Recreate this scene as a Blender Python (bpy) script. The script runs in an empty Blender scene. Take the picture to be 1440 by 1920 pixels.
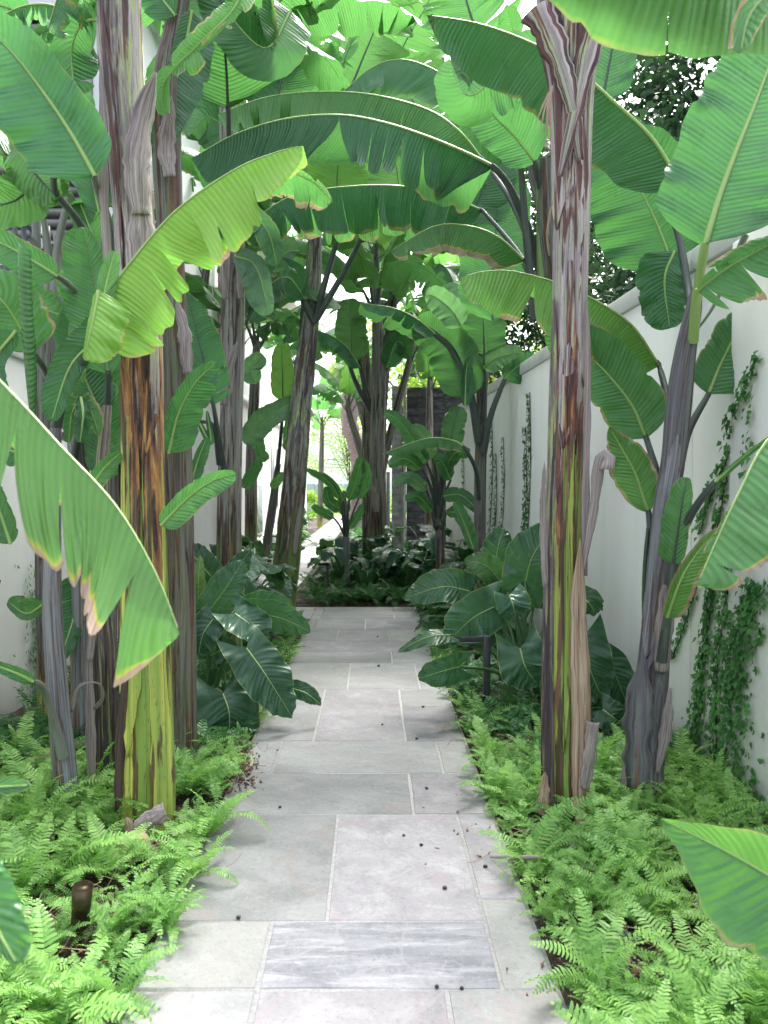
import bpy, math, random
import numpy as np
from math import sin, cos, pi, radians
from mathutils import Vector

# ------------------------------------------------------------------ camera, world, sun, exposure
scene = bpy.context.scene
C = scene.collection
F = 1442.0; CX = 720.0; CY = 960.0; EYE = 1.5
PITCH = math.atan(41 / F)
cam_d = bpy.data.cameras.new('camera')
cam = bpy.data.objects.new('camera', cam_d); C.objects.link(cam)
cam.location = (0, 0, EYE)
cam.rotation_euler = (pi / 2 - PITCH, 0, 0)
cam_d.sensor_fit = 'VERTICAL'; cam_d.sensor_height = 24.0; cam_d.lens = F / 1920 * 24.0
cam_d.clip_start = 0.05; cam_d.clip_end = 500
cam_d.dof.use_dof = True; cam_d.dof.focus_distance = 4.6; cam_d.dof.aperture_fstop = 3.4
scene.camera = cam

world = bpy.data.worlds.new('World'); scene.world = world; world.use_nodes = True
wn = world.node_tree; wn.nodes.clear()
w_out = wn.nodes.new('ShaderNodeOutputWorld'); w_bg = wn.nodes.new('ShaderNodeBackground')
w_sky = wn.nodes.new('ShaderNodeTexSky'); w_sky.sky_type = 'NISHITA'; w_sky.sun_disc = False
SUN_EL, SUN_ROT = radians(58), radians(20)
w_sky.sun_elevation = SUN_EL; w_sky.sun_rotation = SUN_ROT
w_sky.dust_density = 6.0; w_sky.air_density = 1.0; w_sky.ozone_density = 1.5
w_hs = wn.nodes.new('ShaderNodeHueSaturation'); w_hs.inputs['Saturation'].default_value = 0.42
w_hs.inputs['Value'].default_value = 1.25
wn.links.new(w_sky.outputs[0], w_hs.inputs['Color'])
wn.links.new(w_hs.outputs[0], w_bg.inputs[0]); w_bg.inputs[1].default_value = 0.13
wn.links.new(w_bg.outputs[0], w_out.inputs[0])

sun_d = bpy.data.lights.new('sun', 'SUN'); sun_d.energy = 1.5; sun_d.angle = radians(16)
sun_d.color = (1.0, 0.98, 0.95)
sun = bpy.data.objects.new('sun', sun_d); C.objects.link(sun)
sd = Vector((sin(SUN_ROT) * cos(SUN_EL), cos(SUN_ROT) * cos(SUN_EL), sin(SUN_EL)))
sun.rotation_euler = sd.to_track_quat('Z', 'Y').to_euler()

scene.view_settings.view_transform = 'Standard'; scene.view_settings.look = 'None'
scene.view_settings.gamma = 1.0; scene.view_settings.use_curve_mapping = False
scene.view_settings.exposure = 2.25
scene.render.engine = 'CYCLES'
scene.cycles.max_bounces = 8; scene.cycles.diffuse_bounces = 4; scene.cycles.glossy_bounces = 2
scene.cycles.transmission_bounces = 5; scene.cycles.transparent_max_bounces = 4
scene.cycles.use_denoising = True

rng = np.random.default_rng(7); random.seed(7)

# ------------------------------------------------------------------ helpers
def P(px, py, d):
    x = (px - CX) / F; y = (CY - py) / F
    Y = cos(PITCH) + sin(PITCH) * y; Z = cos(PITCH) * y - sin(PITCH)
    k = d / Y
    return np.array([x * k, d, EYE + Z * k])
def G(px, py, z=0.0):
    x = (px - CX) / F; y = (CY - py) / F
    Y = cos(PITCH) + sin(PITCH) * y; Z = cos(PITCH) * y - sin(PITCH)
    k = (z - EYE) / Z
    return np.array([x * k, Y * k, z])
def axis_x(rel, d):            # path axis drifts slightly left
    return rel - 0.016 * d
def nrm(a):
    a = np.asarray(a, float); n = np.linalg.norm(a, axis=-1, keepdims=True); n[n == 0] = 1
    return a / n
def tag(o, label=None, cat=None, group=None, kind=None):
    if label: o['label'] = label
    if cat: o['category'] = cat
    if group: o['group'] = group
    if kind: o['kind'] = kind
    return o
def empty(name, loc=(0, 0, 0), label=None, cat=None, group=None):
    o = bpy.data.objects.new(name, None); C.objects.link(o); o.location = Vector(loc); o.empty_display_size = 0.1
    return tag(o, label, cat, group)
def mesh_from(name, V, Fc, UV=None, smooth=True, mat=None):
    me = bpy.data.meshes.new(name)
    V = np.asarray(V, np.float32)
    if isinstance(Fc, np.ndarray):
        n = Fc.shape[1]; nf = len(Fc)
        me.vertices.add(len(V)); me.vertices.foreach_set('co', V.ravel())
        me.loops.add(nf * n); me.loops.foreach_set('vertex_index', Fc.astype(np.int32).ravel())
        me.polygons.add(nf); me.polygons.foreach_set('loop_start', np.arange(nf, dtype=np.int32) * n)
        me.update(calc_edges=True)
    else:
        me.from_pydata(V.tolist(), [], [list(map(int, f)) for f in Fc])
    if UV is not None:
        uv = me.uv_layers.new(name='UVMap'); li = np.empty(len(me.loops), np.int32)
        me.loops.foreach_get('vertex_index', li)
        uv.data.foreach_set('uv', np.asarray(UV, np.float32)[li].ravel())
    if smooth: me.polygons.foreach_set('use_smooth', np.ones(len(me.polygons), bool))
    me.update(); me.validate()
    if mat: me.materials.append(mat)
    return me
def top_of(p):
    l = Vector((0, 0, 0))
    while p is not None: l += p.location; p = p.parent
    return l
def link(name, me, parent=None, loc=None, rot=None, scale=None, color=None):
    """vertices are given in world space when loc is None: shift them into the parent's frame"""
    o = bpy.data.objects.new(name, me); C.objects.link(o)
    if parent is not None:
        o.parent = parent
        if loc is None: o.location = -top_of(parent)
    if loc is not None: o.location = Vector(loc)
    if rot is not None: o.rotation_euler = rot
    if scale is not None: o.scale = (scale,) * 3 if not hasattr(scale, '__len__') else scale
    if color is not None: o.color = (*color, 1)
    return o
def root_mesh(name, V, Fc, base, mat, UV=None, smooth=True):
    base = np.array(base, float)
    o = bpy.data.objects.new(name, mesh_from(name, np.asarray(V) - base, Fc, UV, smooth, mat))
    C.objects.link(o); o.location = Vector(base); return o
def catmull(pts, n):
    pts = np.asarray(pts, float)
    if len(pts) == 2:
        t = np.linspace(0, 1, n)[:, None]; return pts[0] * (1 - t) + pts[1] * t
    p = np.vstack([2 * pts[0] - pts[1], pts, 2 * pts[-1] - pts[-2]])
    seg = len(pts) - 1; dense = []
    for i in range(seg):
        t = np.linspace(0, 1, 24, endpoint=False)[:, None]
        a, b, c, d_ = p[i], p[i + 1], p[i + 2], p[i + 3]
        dense.append(0.5 * (2 * b + (c - a) * t + (2 * a - 5 * b + 4 * c - d_) * t ** 2 + (3 * b - a - 3 * c + d_) * t ** 3))
    dense = np.vstack(dense + [pts[-1:]])
    L = np.r_[0, np.cumsum(np.linalg.norm(np.diff(dense[:, :3], axis=0), axis=1))]
    s = np.linspace(0, L[-1], n)
    return np.stack([np.interp(s, L, dense[:, k]) for k in range(dense.shape[1])], 1)
def grid_faces(a, b, off=0):
    i, j = np.meshgrid(np.arange(a - 1), np.arange(b - 1), indexing='ij'); q = (i * b + j).ravel() + off
    return np.stack([q, q + 1, q + b + 1, q + b], 1)
def tube(path, radii, nseg=8, cap=True, flat=1.0):
    path = np.asarray(path, float); n = len(path)
    T = nrm(np.gradient(path, axis=0)); up = np.array([0.13, 0.21, 1.0]) if abs(T[0, 2]) < .9 else np.array([1., .2, 0])
    A = nrm(np.cross(T, up)); B = np.cross(T, A)
    th = np.linspace(0, 2 * pi, nseg + 1)
    R = np.broadcast_to(np.asarray(radii, float), (n,))[:, None, None]
    V = path[:, None, :] + R * (np.cos(th)[None, :, None] * A[:, None, :] + flat * np.sin(th)[None, :, None] * B[:, None, :])
    L = np.r_[0, np.cumsum(np.linalg.norm(np.diff(path, axis=0), axis=1))]
    UV = np.stack(np.broadcast_arrays(th[None, :] / (2 * pi), L[:, None]), -1).reshape(-1, 2)
    return V.reshape(-1, 3), grid_faces(n, nseg + 1), UV
class MB:
    def __init__(s): s.V = []; s.F = []; s.U = []; s.n = 0
    def add(s, V, Fc, U=None):
        V = np.asarray(V, float); s.V.append(V); s.F.append(np.asarray(Fc) + s.n)
        s.U.append(np.zeros((len(V), 2)) if U is None else np.asarray(U)); s.n += len(V)
    def box(s, lo, hi):
        x0, y0, z0 = lo; x1, y1, z1 = hi
        V = [(x0, y0, z0), (x1, y0, z0), (x1, y1, z0), (x0, y1, z0), (x0, y0, z1), (x1, y0, z1), (x1, y1, z1), (x0, y1, z1)]
        s.add(V, [(0, 3, 2, 1), (4, 5, 6, 7), (0, 1, 5, 4), (1, 2, 6, 5), (2, 3, 7, 6), (3, 0, 4, 7)])
    def prism(s, poly, z0, z1):      # quad footprint
        V = [(p[0], p[1], z0) for p in poly] + [(p[0], p[1], z1) for p in poly]
        s.add(V, [(3, 2, 1, 0), (4, 5, 6, 7), (0, 1, 5, 4), (1, 2, 6, 5), (2, 3, 7, 6), (3, 0, 4, 7)])
    def tube(s, path, r, nseg=8, flat=1.0): s.add(*tube(path, r, nseg, flat=flat))
    def get(s): return np.vstack(s.V), np.vstack(s.F), np.vstack(s.U)
    def part(s, name, mat, parent=None, smooth=False, color=None):
        V, Fc, U = s.get(); return link(name, mesh_from(name, V, Fc, U, smooth, mat), parent, color=color)
    def top(s, name, mat, base, smooth=False):
        V, Fc, U = s.get(); return root_mesh(name, V, Fc, base, mat, U, smooth)
def bevel(o, w=0.004, seg=2):
    m = o.modifiers.new('bevel', 'BEVEL'); m.width = w; m.segments = seg; m.limit_method = 'ANGLE'; return o

# ------------------------------------------------------------------ materials
class NT:
    def __init__(s, name):
        s.m = bpy.data.materials.new(name); s.m.use_nodes = True; s.t = s.m.node_tree; s.t.nodes.clear()
        s.out = s.t.nodes.new('ShaderNodeOutputMaterial')
    def n(s, typ, **kw):
        nd = s.t.nodes.new(typ)
        for k, v in kw.items(): setattr(nd, k, v)
        return nd
    def l(s, a, b): s.t.links.new(a, b)
    def _set(s, sock, v):
        if v is None: return
        if hasattr(v, 'is_linked') or isinstance(v, bpy.types.NodeSocket): s.l(v, sock)
        elif isinstance(v, (tuple, list)) and len(v) == 3 and sock.type == 'RGBA': sock.default_value = (*v, 1)
        else: sock.default_value = v
    def math(s, op, a, b=None, c=None, clamp=False):
        nd = s.n('ShaderNodeMath', operation=op); nd.use_clamp = clamp
        for i, v in enumerate((a, b, c)): 
            if v is not None: s._set(nd.inputs[i], v)
        return nd.outputs[0]
    def mix(s, f, a, b, mode='MIX'):
        nd = s.n('ShaderNodeMix', data_type='RGBA', blend_type=mode); nd.clamp_factor = True
        s._set(nd.inputs[0], f); s._set(nd.inputs[6], a); s._set(nd.inputs[7], b); return nd.outputs[2]
    def noise(s, vec, scale, detail=4, rough=.55, dist=0.0, col=False):
        nd = s.n('ShaderNodeTexNoise'); nd.inputs['Scale'].default_value = scale; nd.inputs['Detail'].default_value = detail
        nd.inputs['Roughness'].default_value = rough; nd.inputs['Distortion'].default_value = dist
        if vec is not None: s.l(vec, nd.inputs['Vector'])
        return nd.outputs[1 if col else 0]
    def ramp(s, f, stops, interp='LINEAR'):
        nd = s.n('ShaderNodeValToRGB'); cr = nd.color_ramp; cr.interpolation = interp
        while len(cr.elements) > 1: cr.elements.remove(cr.elements[-1])
        for i, (p, c) in enumerate(stops):
            e = cr.elements[0] if i == 0 else cr.elements.new(p)
            e.position = p; e.color = (*c, 1) if len(c) == 3 else c
        s.l(f, nd.inputs[0]); return nd.outputs[0]
    def rng(s, v, a, b, c=0.0, d=1.0):
        nd = s.n('ShaderNodeMapRange'); s._set(nd.inputs[0], v)
        for i, x in zip((1, 2, 3, 4), (a, b, c, d)): s._set(nd.inputs[i], x)
        return nd.outputs[0]
    def mapping(s, vec, scale=(1, 1, 1), loc=(0, 0, 0)):
        nd = s.n('ShaderNodeMapping'); s.l(vec, nd.inputs[0]); nd.inputs['Scale'].default_value = scale
        s._set(nd.inputs['Location'], loc); return nd.outputs[0]
    def bump(s, h, strength=.3, dist=.01, normal=None):
        nd = s.n('ShaderNodeBump'); nd.inputs['Strength'].default_value = strength; nd.inputs['Distance'].default_value = dist
        s.l(h, nd.inputs['Height'])
        if normal is not None: s.l(normal, nd.inputs['Normal'])
        return nd.outputs[0]
    def comb(s, x, y, z=0.0):
        nd = s.n('ShaderNodeCombineXYZ'); s._set(nd.inputs[0], x); s._set(nd.inputs[1], y); s._set(nd.inputs[2], z); return nd.outputs[0]
    def princ(s, col, rough=.6, normal=None, metal=0.0, spec=.5):
        nd = s.n('ShaderNodeBsdfPrincipled'); s._set(nd.inputs['Base Color'], col); s._set(nd.inputs['Roughness'], rough)
        nd.inputs['Metallic'].default_value = metal; nd.inputs['Specular IOR Level'].default_value = spec
        if normal is not None: s.l(normal, nd.inputs['Normal'])
        return nd.outputs[0]
    def done(s, sh): s.l(sh, s.out.inputs[0]); return s.m

def uvsep(t):
    tc = t.n('ShaderNodeTexCoord'); sp = t.n('ShaderNodeSeparateXYZ'); t.l(tc.outputs['UV'], sp.inputs[0])
    return tc, sp.outputs[0], sp.outputs[1]
def leaf_mat(name, top, top2, back, trans, rough=.36, vein=1.0, freq=95.0, tfac=.42, bumps=.35, margin=0.0):
    t = NT(name); tc, U, Vv = uvsep(t)
    oi = t.n('ShaderNodeObjectInfo'); sc = t.n('ShaderNodeSeparateColor'); t.l(oi.outputs['Color'], sc.inputs[0])
    brown, yel, light = sc.outputs[0], sc.outputs[1], sc.outputs[2]
    aU = t.math('ABSOLUTE', U)
    rnd = t.math('MULTIPLY', oi.outputs['Random'], 37.0)
    vv = t.math('SUBTRACT', Vv, t.math('MULTIPLY', aU, 0.05))
    fine = t.math('SINE', t.math('MULTIPLY', vv, freq * 6.28))
    coarse = t.noise(t.comb(t.math('MULTIPLY', U, .35), t.math('MULTIPLY', vv, 26.0), rnd), 1.0, 3)
    blot = t.noise(t.comb(t.math('MULTIPLY', U, 1.0), t.math('MULTIPLY', Vv, 3.0), rnd), 1.6, 5)
    geo = t.n('ShaderNodeNewGeometry')
    c = t.mix(t.rng(blot, .35, .68), top, top2)
    c = t.mix(t.math('MULTIPLY', t.rng(coarse, .38, .60), .75 * vein), c, top2)
    c = t.mix(t.math('MULTIPLY', geo.outputs['Backfacing'], .75), c, back)
    c = t.mix(t.math('MULTIPLY', t.rng(fine, -.5, 1.0), .42 * vein), c, back)
    c = t.mix(t.math('MULTIPLY', yel, t.rng(fine, -1.4, .6, .75, 1.0)), c, (0.27, 0.46, 0.035))
    edge_n = t.noise(t.comb(t.math('MULTIPLY', U, 2.0), t.math('MULTIPLY', Vv, 9.0), rnd), 1.0, 4)
    em = t.math('ADD', aU, t.math('MULTIPLY', t.math('SUBTRACT', edge_n, .5), t.math('MULTIPLY', brown, .3)))
    patch = t.rng(t.noise(t.comb(t.math('ADD', U, 3.0), t.math('MULTIPLY', Vv, 3.5), rnd), 1.2, 2), .38, .62)
    patch = t.math('MAXIMUM', patch, t.rng(brown, .7, .95))
    bp = t.math('MULTIPLY', brown, patch)
    w1 = t.math('SUBTRACT', 1.004, t.math('MULTIPLY', t.math('POWER', bp, 1.4), .22))
    # yellow halo then dry brown rim
    ym = t.math('MULTIPLY', t.rng(em, t.math('SUBTRACT', w1, .045), w1), t.rng(bp, .1, .45))
    c = t.mix(ym, c, (0.42, 0.40, 0.05))
    bm = t.math('MULTIPLY', t.rng(em, w1, t.math('ADD', w1, .035)), t.rng(bp, .02, .12))
    dry = t.mix(edge_n, (0.16, 0.09, 0.06), (0.55, 0.42, 0.33))
    c = t.mix(bm, c, dry)
    if margin: c = t.mix(t.rng(aU, .965, .99), c, (.25, .32, .10))
    spots = t.noise(t.comb(t.math('MULTIPLY', U, 6), t.math('MULTIPLY', Vv, 30.0), rnd), 1.5, 2)
    c = t.mix(t.math('MULTIPLY', t.rng(spots, .76, .8), t.math('MULTIPLY', t.rng(brown, 0, .5), .8)), c, (.2, .12, .05))
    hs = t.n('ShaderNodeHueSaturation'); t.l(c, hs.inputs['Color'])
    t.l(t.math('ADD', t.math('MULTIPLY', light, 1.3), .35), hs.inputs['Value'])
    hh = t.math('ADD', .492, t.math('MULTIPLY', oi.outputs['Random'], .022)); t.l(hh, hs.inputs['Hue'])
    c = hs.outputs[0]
    h = t.math('ADD', t.math('MULTIPLY', fine, .30 * vein), t.math('MULTIPLY', coarse, 2.4))
    nb = t.bump(h, bumps + .15, .008)
    sh = t.princ(c, t.rng(blot, .2, .8, rough - .06, rough + .12), nb, spec=.45)
    tr = t.n('ShaderNodeBsdfTranslucent')
    tcol = t.mix(bm, t.mix(.55, c, trans), t.mix(.5, dry, (.3, .2, .1)))
    t.l(tcol, tr.inputs[0]); t.l(nb, tr.inputs[1])
    mx = t.n('ShaderNodeMixShader'); mx.inputs[0].default_value = tfac
    t.l(sh, mx.inputs[1]); t.l(tr.outputs[0], mx.inputs[2])
    return t.done(mx.outputs[0])
M = {}
M['banana'] = leaf_mat('banana_leaf', (.018, .088, .043), (.054, .19, .082), (.085, .20, .085), (.18, .56, .10), rough=.27, tfac=.30, freq=46)
M['silver'] = leaf_mat('banana_leaf_waxy', (.08, .19, .13), (.16, .27, .22), (.10, .24, .09), (.2, .5, .08), rough=.24)
M['philo'] = leaf_mat('philodendron_leaf', (.024, .075, .045), (.052, .135, .078), (.05, .13, .06), (.10, .30, .05),
                      rough=.24, freq=34, vein=.9, tfac=.2, bumps=.5, margin=1)
M['strel'] = leaf_mat('bird_of_paradise_leaf', (.04, .17, .06), (.08, .28, .07), (.10, .26, .08), (.3, .7, .08),
                      rough=.25, freq=60, vein=.5, tfac=.3, bumps=.25, margin=1)

def simple_leaf(name, a, b, trans, rough=.45, tfac=.3, sc=3.0):
    t = NT(name); tc = t.n('ShaderNodeTexCoord'); geo = t.n('ShaderNodeNewGeometry')
    n1 = t.noise(geo.outputs['Position'], sc, 4); rn = geo.outputs['Random Per Island']
    c = t.mix(t.math('ADD', t.math('MULTIPLY', rn, .6), t.math('MULTIPLY', t.rng(n1, .35, .65), .4)), a, b)
    sh = t.princ(c, rough, spec=.35); tr = t.n('ShaderNodeBsdfTranslucent'); t.l(t.mix(.5, c, trans), tr.inputs[0])
    mx = t.n('ShaderNodeMixShader'); mx.inputs[0].default_value = tfac; t.l(sh, mx.inputs[1]); t.l(tr.outputs[0], mx.inputs[2])
    return t.done(mx.outputs[0])
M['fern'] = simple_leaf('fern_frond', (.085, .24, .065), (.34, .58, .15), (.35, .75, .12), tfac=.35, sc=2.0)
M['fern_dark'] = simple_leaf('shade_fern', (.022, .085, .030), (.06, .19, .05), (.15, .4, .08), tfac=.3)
M['fig'] = simple_leaf('creeping_fig_leaf', (.024, .11, .035), (.12, .34, .08), (.12, .4, .06), tfac=.22, sc=6)
M['hedge'] = simple_leaf('dark_tree_leaf', (.010, .032, .020), (.028, .075, .038), (.10, .25, .06), rough=.35, tfac=.25)
M['bush'] = simple_leaf('yellow_green_leaf', (.10, .26, .035), (.36, .52, .06), (.5, .8, .1), tfac=.35)
M['airy'] = simple_leaf('pale_tree_leaf', (.18, .32, .10), (.42, .50, .16), (.5, .7, .2), tfac=.4)
M['lily'] = simple_leaf('strap_leaf', (.02, .07, .035), (.06, .17, .06), (.1, .3, .06), tfac=.25)
M['pink'] = simple_leaf('mauve_flower', (.5, .28, .4), (.7, .5, .6), (.7, .5, .6), tfac=.3)

def stripe_mat(name, cols, rough=.6, usc=7.0, vsc=1.2, bumps=.4):
    t = NT(name); tc, U, Vv = uvsep(t); oi = t.n('ShaderNodeObjectInfo')
    vec = t.comb(t.math('MULTIPLY', U, usc), t.math('MULTIPLY', Vv, vsc), t.math('MULTIPLY', oi.outputs['Random'], 50))
    n1 = t.noise(vec, 1.5, 6, .65, .6)
    c = t.ramp(n1, [(.25 + .5 * i / (len(cols) - 1), col) for i, col in enumerate(cols)])
    return t.done(t.princ(c, rough, t.bump(n1, bumps, .01)))
M['petiole'] = stripe_mat('dark_petiole', [(.025, .03, .032), (.06, .075, .07), (.11, .14, .10)], .35, 3, 2)
M['petiole_green'] = stripe_mat('green_petiole', [(.10, .17, .07), (.16, .26, .09), (.22, .32, .14)], .4, 3, 2)
M['petiole_grey'] = stripe_mat('grey_petiole', [(.10, .10, .10), (.19, .20, .18), (.16, .24, .13)], .5, 3, 2)
M['rib'] = stripe_mat('pale_midrib', [(.22, .36, .10), (.30, .46, .14), (.36, .50, .2)], .4, 2, 2)
M['dry'] = stripe_mat('dry_sheath', [(.05, .035, .035), (.17, .14, .14), (.34, .29, .28), (.46, .42, .39)], .8, 9, 1.6, .25)
M['straw'] = stripe_mat('dead_straw', [(.05, .03, .025), (.20, .12, .08), (.40, .31, .23), (.46, .39, .31)], .85, 8, 2, .3)
M['dry_dark'] = stripe_mat('dark_sheath', [(.02, .012, .012), (.06, .035, .03), (.16, .10, .08)], .7, 6, 1.5, .25)
M['stem_green'] = stripe_mat('philodendron_stalk', [(.03, .09, .03), (.07, .17, .05)], .4, 2, 2)

def trunk_mat(name, z_green, z_brown, green=(.30, .36, .06), brown=(.20, .09, .045), top=(.42, .385, .37), top_green=(.38, .46, .17),
              dark=(.035, .022, .022), patch=.5, seed=0.0, orange=.5):
    """pseudostem: live green sheath low down, scorched brown band, grey dry sheaths above"""
    t = NT(name); tc, U, Vv = uvsep(t)
    # the u seam is at the back; wrap by using cos/sin
    ang = t.math('MULTIPLY', U, 2 * pi); cu = t.math('COSINE', ang); su = t.math('SINE', ang)
    def vec(ku, kv, o): return t.comb(t.math('MULTIPLY', cu, ku), t.math('MULTIPLY', su, ku), t.math('ADD', t.math('MULTIPLY', Vv, kv), o + seed))
    big = t.noise(vec(1.1, .7, 0), 1.3, 4, .6, .4)
    fib = t.noise(vec(2.6, .9, 5), 1.6, 5, .56, .8)
    fine = t.noise(vec(10.0, 1.6, 9), 1.5, 4, .55, .6)
    broad = t.noise(vec(1.7, .16, 17), 1.5, 1, .5, .3)
    mid = t.noise(vec(2.2, 2.6, 13), 1.3, 5, .65, 1.0)
    sheath = t.noise(vec(1.6, .12, 21), 1.4, 2, .5)
    h = t.math('ADD', Vv, t.math('MULTIPLY', t.math('SUBTRACT', sheath, .5), 3.6))
    h = t.math('ADD', h, t.math('MULTIPLY', t.math('SUBTRACT', mid, .5), 1.0))
    g = t.mix(t.rng(broad, .42, .58), (green[0] * 1.35, green[1] * 1.25, green[2] * 1.5), (green[0] * .55, green[1] * .72, green[2] * .8))
    g = t.mix(t.math('MULTIPLY', t.rng(fib, .55, .75), .25), g, tuple(x * .5 for x in green))
    g = t.mix(t.rng(big, .5, .7), g, (green[0] * .5, green[1] * .75, green[2] * .8))
    g = t.mix(t.math('MULTIPLY', t.rng(fine, .66, .70), .8), g, dark)
    og = t.mix(t.rng(mid, .45, .62), brown, (.42 * orange + .1, .20 * orange + .07, .07))
    b = t.mix(t.rng(t.noise(vec(2.0, 1.6, 61), 1.4, 6, .62, .6), .50, .58), og, dark)
    b = t.mix(t.math('MULTIPLY', t.rng(fine, .6, .72), .6), b, (.42, .32, .25))
    u = t.mix(t.rng(fib, .38, .62), top, (top[0] * .42, top[1] * .39, top[2] * .42))
    u = t.mix(t.rng(mid, .5, .66), u, top_green)
    u = t.mix(t.math('MULTIPLY', t.rng(fine, .62, .72), .6), u, dark)
    c = t.mix(t.rng(h, z_green - .03, z_green + .03), g, b)
    c = t.mix(t.rng(h, z_brown - .08, z_brown + .15), c, u)
    pm = t.math('MULTIPLY', t.rng(t.noise(vec(1.25, .75, 31), 1.6, 5, .58, .7), .61 - .10 * patch, .65 - .10 * patch), .92)
    c = t.mix(t.math('MULTIPLY', pm, t.rng(fib, .15, .4)), c, t.mix(t.rng(mid, .4, .7), dark, brown))
    spk = t.noise(vec(16, 14, 51), 1.5, 3, .6); c = t.mix(t.math('MULTIPLY', t.rng(spk, .64, .68), .7), c, dark)
    # dark seams where sheaths overlap
    seam = t.math('ABSOLUTE', t.math('SUBTRACT', t.noise(vec(1.7, .16, 41), 2.2, 1, .4), .5))
    c = t.mix(t.rng(seam, .0, .012, .85, 0), c, dark)
    hh = t.math('ADD', t.math('MULTIPLY', fib, 1.0), t.math('ADD', t.math('MULTIPLY', fine, .35), t.rng(seam, 0, .02, -.6, 0)))
    rough = t.mix(t.rng(h, z_green - .1, z_green + .1), (.38,) * 3, (.75,) * 3)
    return t.done(t.princ(c, rough, t.bump(hh, .55, .012), spec=.4))
M['tA'] = trunk_mat('stem_yellow_green', 1.45, 2.35, green=(.38, .43, .08), seed=1.0, orange=.9)
M['tA2'] = trunk_mat('stem_mossy_grey', -.6, -.3, top=(.20, .19, .16), top_green=(.12, .17, .07), seed=4.0, patch=1.0)
M['tB'] = trunk_mat('stem_silver', -.5, -.2, top=(.30, .31, .34), top_green=(.25, .27, .27), dark=(.05, .05, .06), seed=7.0)
M['tC'] = trunk_mat('stem_blue_black', .0, 1.0, green=(.2, .25, .08), brown=(.05, .05, .075), top=(.25, .2, .2), seed=9.0, orange=.1)
M['tD'] = trunk_mat('stem_brown_green', .6, 1.6, seed=12.0)
M['tF'] = trunk_mat('stem_brown_tall', .75, 1.15, green=(.14, .19, .05), brown=(.10, .065, .05), top=(.31, .285, .27), top_green=(.22, .28, .17), seed=15.0, orange=.3)
M['tG'] = trunk_mat('stem_leaning', 1.3, 1.7, green=(.15, .22, .05), brown=(.14, .08, .05), top=(.27, .26, .27), seed=19.0, orange=.35, patch=.9)
M['tK'] = trunk_mat('stem_scorched', 1.35, 1.85, green=(.34, .38, .07), brown=(.22, .07, .06), top=(.50, .44, .44), top_green=(.38, .43, .27), seed=23.2, orange=.8, patch=.9)
M['tL'] = trunk_mat('stem_charcoal', -.9, -.4, top=(.21, .205, .225), top_green=(.17, .19, .17), dark=(.035, .035, .05), seed=27.0)
M['tM'] = trunk_mat('stem_grey_far', .3, .5, top=(.21, .21, .20), top_green=(.18, .23, .16), seed=31.0)

def noise_mat(name, a, b, scale=8, rough=.8, bumps=.2, dist=.01, detail=6, metal=0.0, rampr=(.35, .65)):
    t = NT(name); tc = t.n('ShaderNodeTexCoord'); n1 = t.noise(tc.outputs['Object'], scale, detail, .6)
    n2 = t.noise(tc.outputs['Object'], scale * 6, 4, .6)
    c = t.mix(t.rng(n1, *rampr), a, b)
    return t.done(t.princ(c, rough, t.bump(t.math('ADD', n1, t.math('MULTIPLY', n2, .4)), bumps, dist), metal=metal))
def soil_mat():
    t = NT('soil'); tc = t.n('ShaderNodeTexCoord'); o = tc.outputs['Object']
    n1 = t.noise(o, 14, 8, .7); n2 = t.noise(o, 60, 5, .6); n3 = t.noise(o, 3.2, 4, .6)
    c = t.ramp(n1, [(.3, (.018, .012, .009)), (.5, (.05, .034, .025)), (.7, (.11, .08, .06))])
    c = t.mix(t.rng(n2, .6, .66), c, (.30, .27, .25))
    c = t.mix(t.rng(n3, .55, .75), c, t.mix(t.rng(n2, .45, .6), (.06, .045, .03), (.42, .39, .38)))
    return t.done(t.princ(c, .95, t.bump(t.math('ADD', n1, n2), .9, .03)))
M['soil'] = soil_mat()
def wall_mat(name, base, streak):
    t = NT(name); tc = t.n('ShaderNodeTexCoord'); o = tc.outputs['Object']
    n = t.noise(o, 140, 5, .6); st = t.noise(t.mapping(o, (7, 7, .25)), 1.0, 5, .6); bl = t.noise(o, 1.1, 4)
    c = t.mix(t.math('MULTIPLY', t.rng(st, .5, .8), .35), base, streak); c = t.mix(t.math('MULTIPLY', t.rng(bl, .5, .75), .2), c, streak)
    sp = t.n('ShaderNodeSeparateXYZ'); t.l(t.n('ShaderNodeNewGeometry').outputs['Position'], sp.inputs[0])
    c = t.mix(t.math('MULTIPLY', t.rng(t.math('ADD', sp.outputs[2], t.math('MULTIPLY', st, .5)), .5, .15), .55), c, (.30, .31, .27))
    return t.done(t.princ(c, .85, t.bump(n, .18, .004)))
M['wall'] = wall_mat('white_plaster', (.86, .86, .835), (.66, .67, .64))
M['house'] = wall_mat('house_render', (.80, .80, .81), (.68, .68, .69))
M['cap'] = noise_mat('wall_cap', (.62, .62, .60), (.74, .74, .71), 5, .8, .1)
M['mortar'] = noise_mat('mortar', (.32, .31, .30), (.45, .44, .42), 60, .9, .5, .004)
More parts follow.
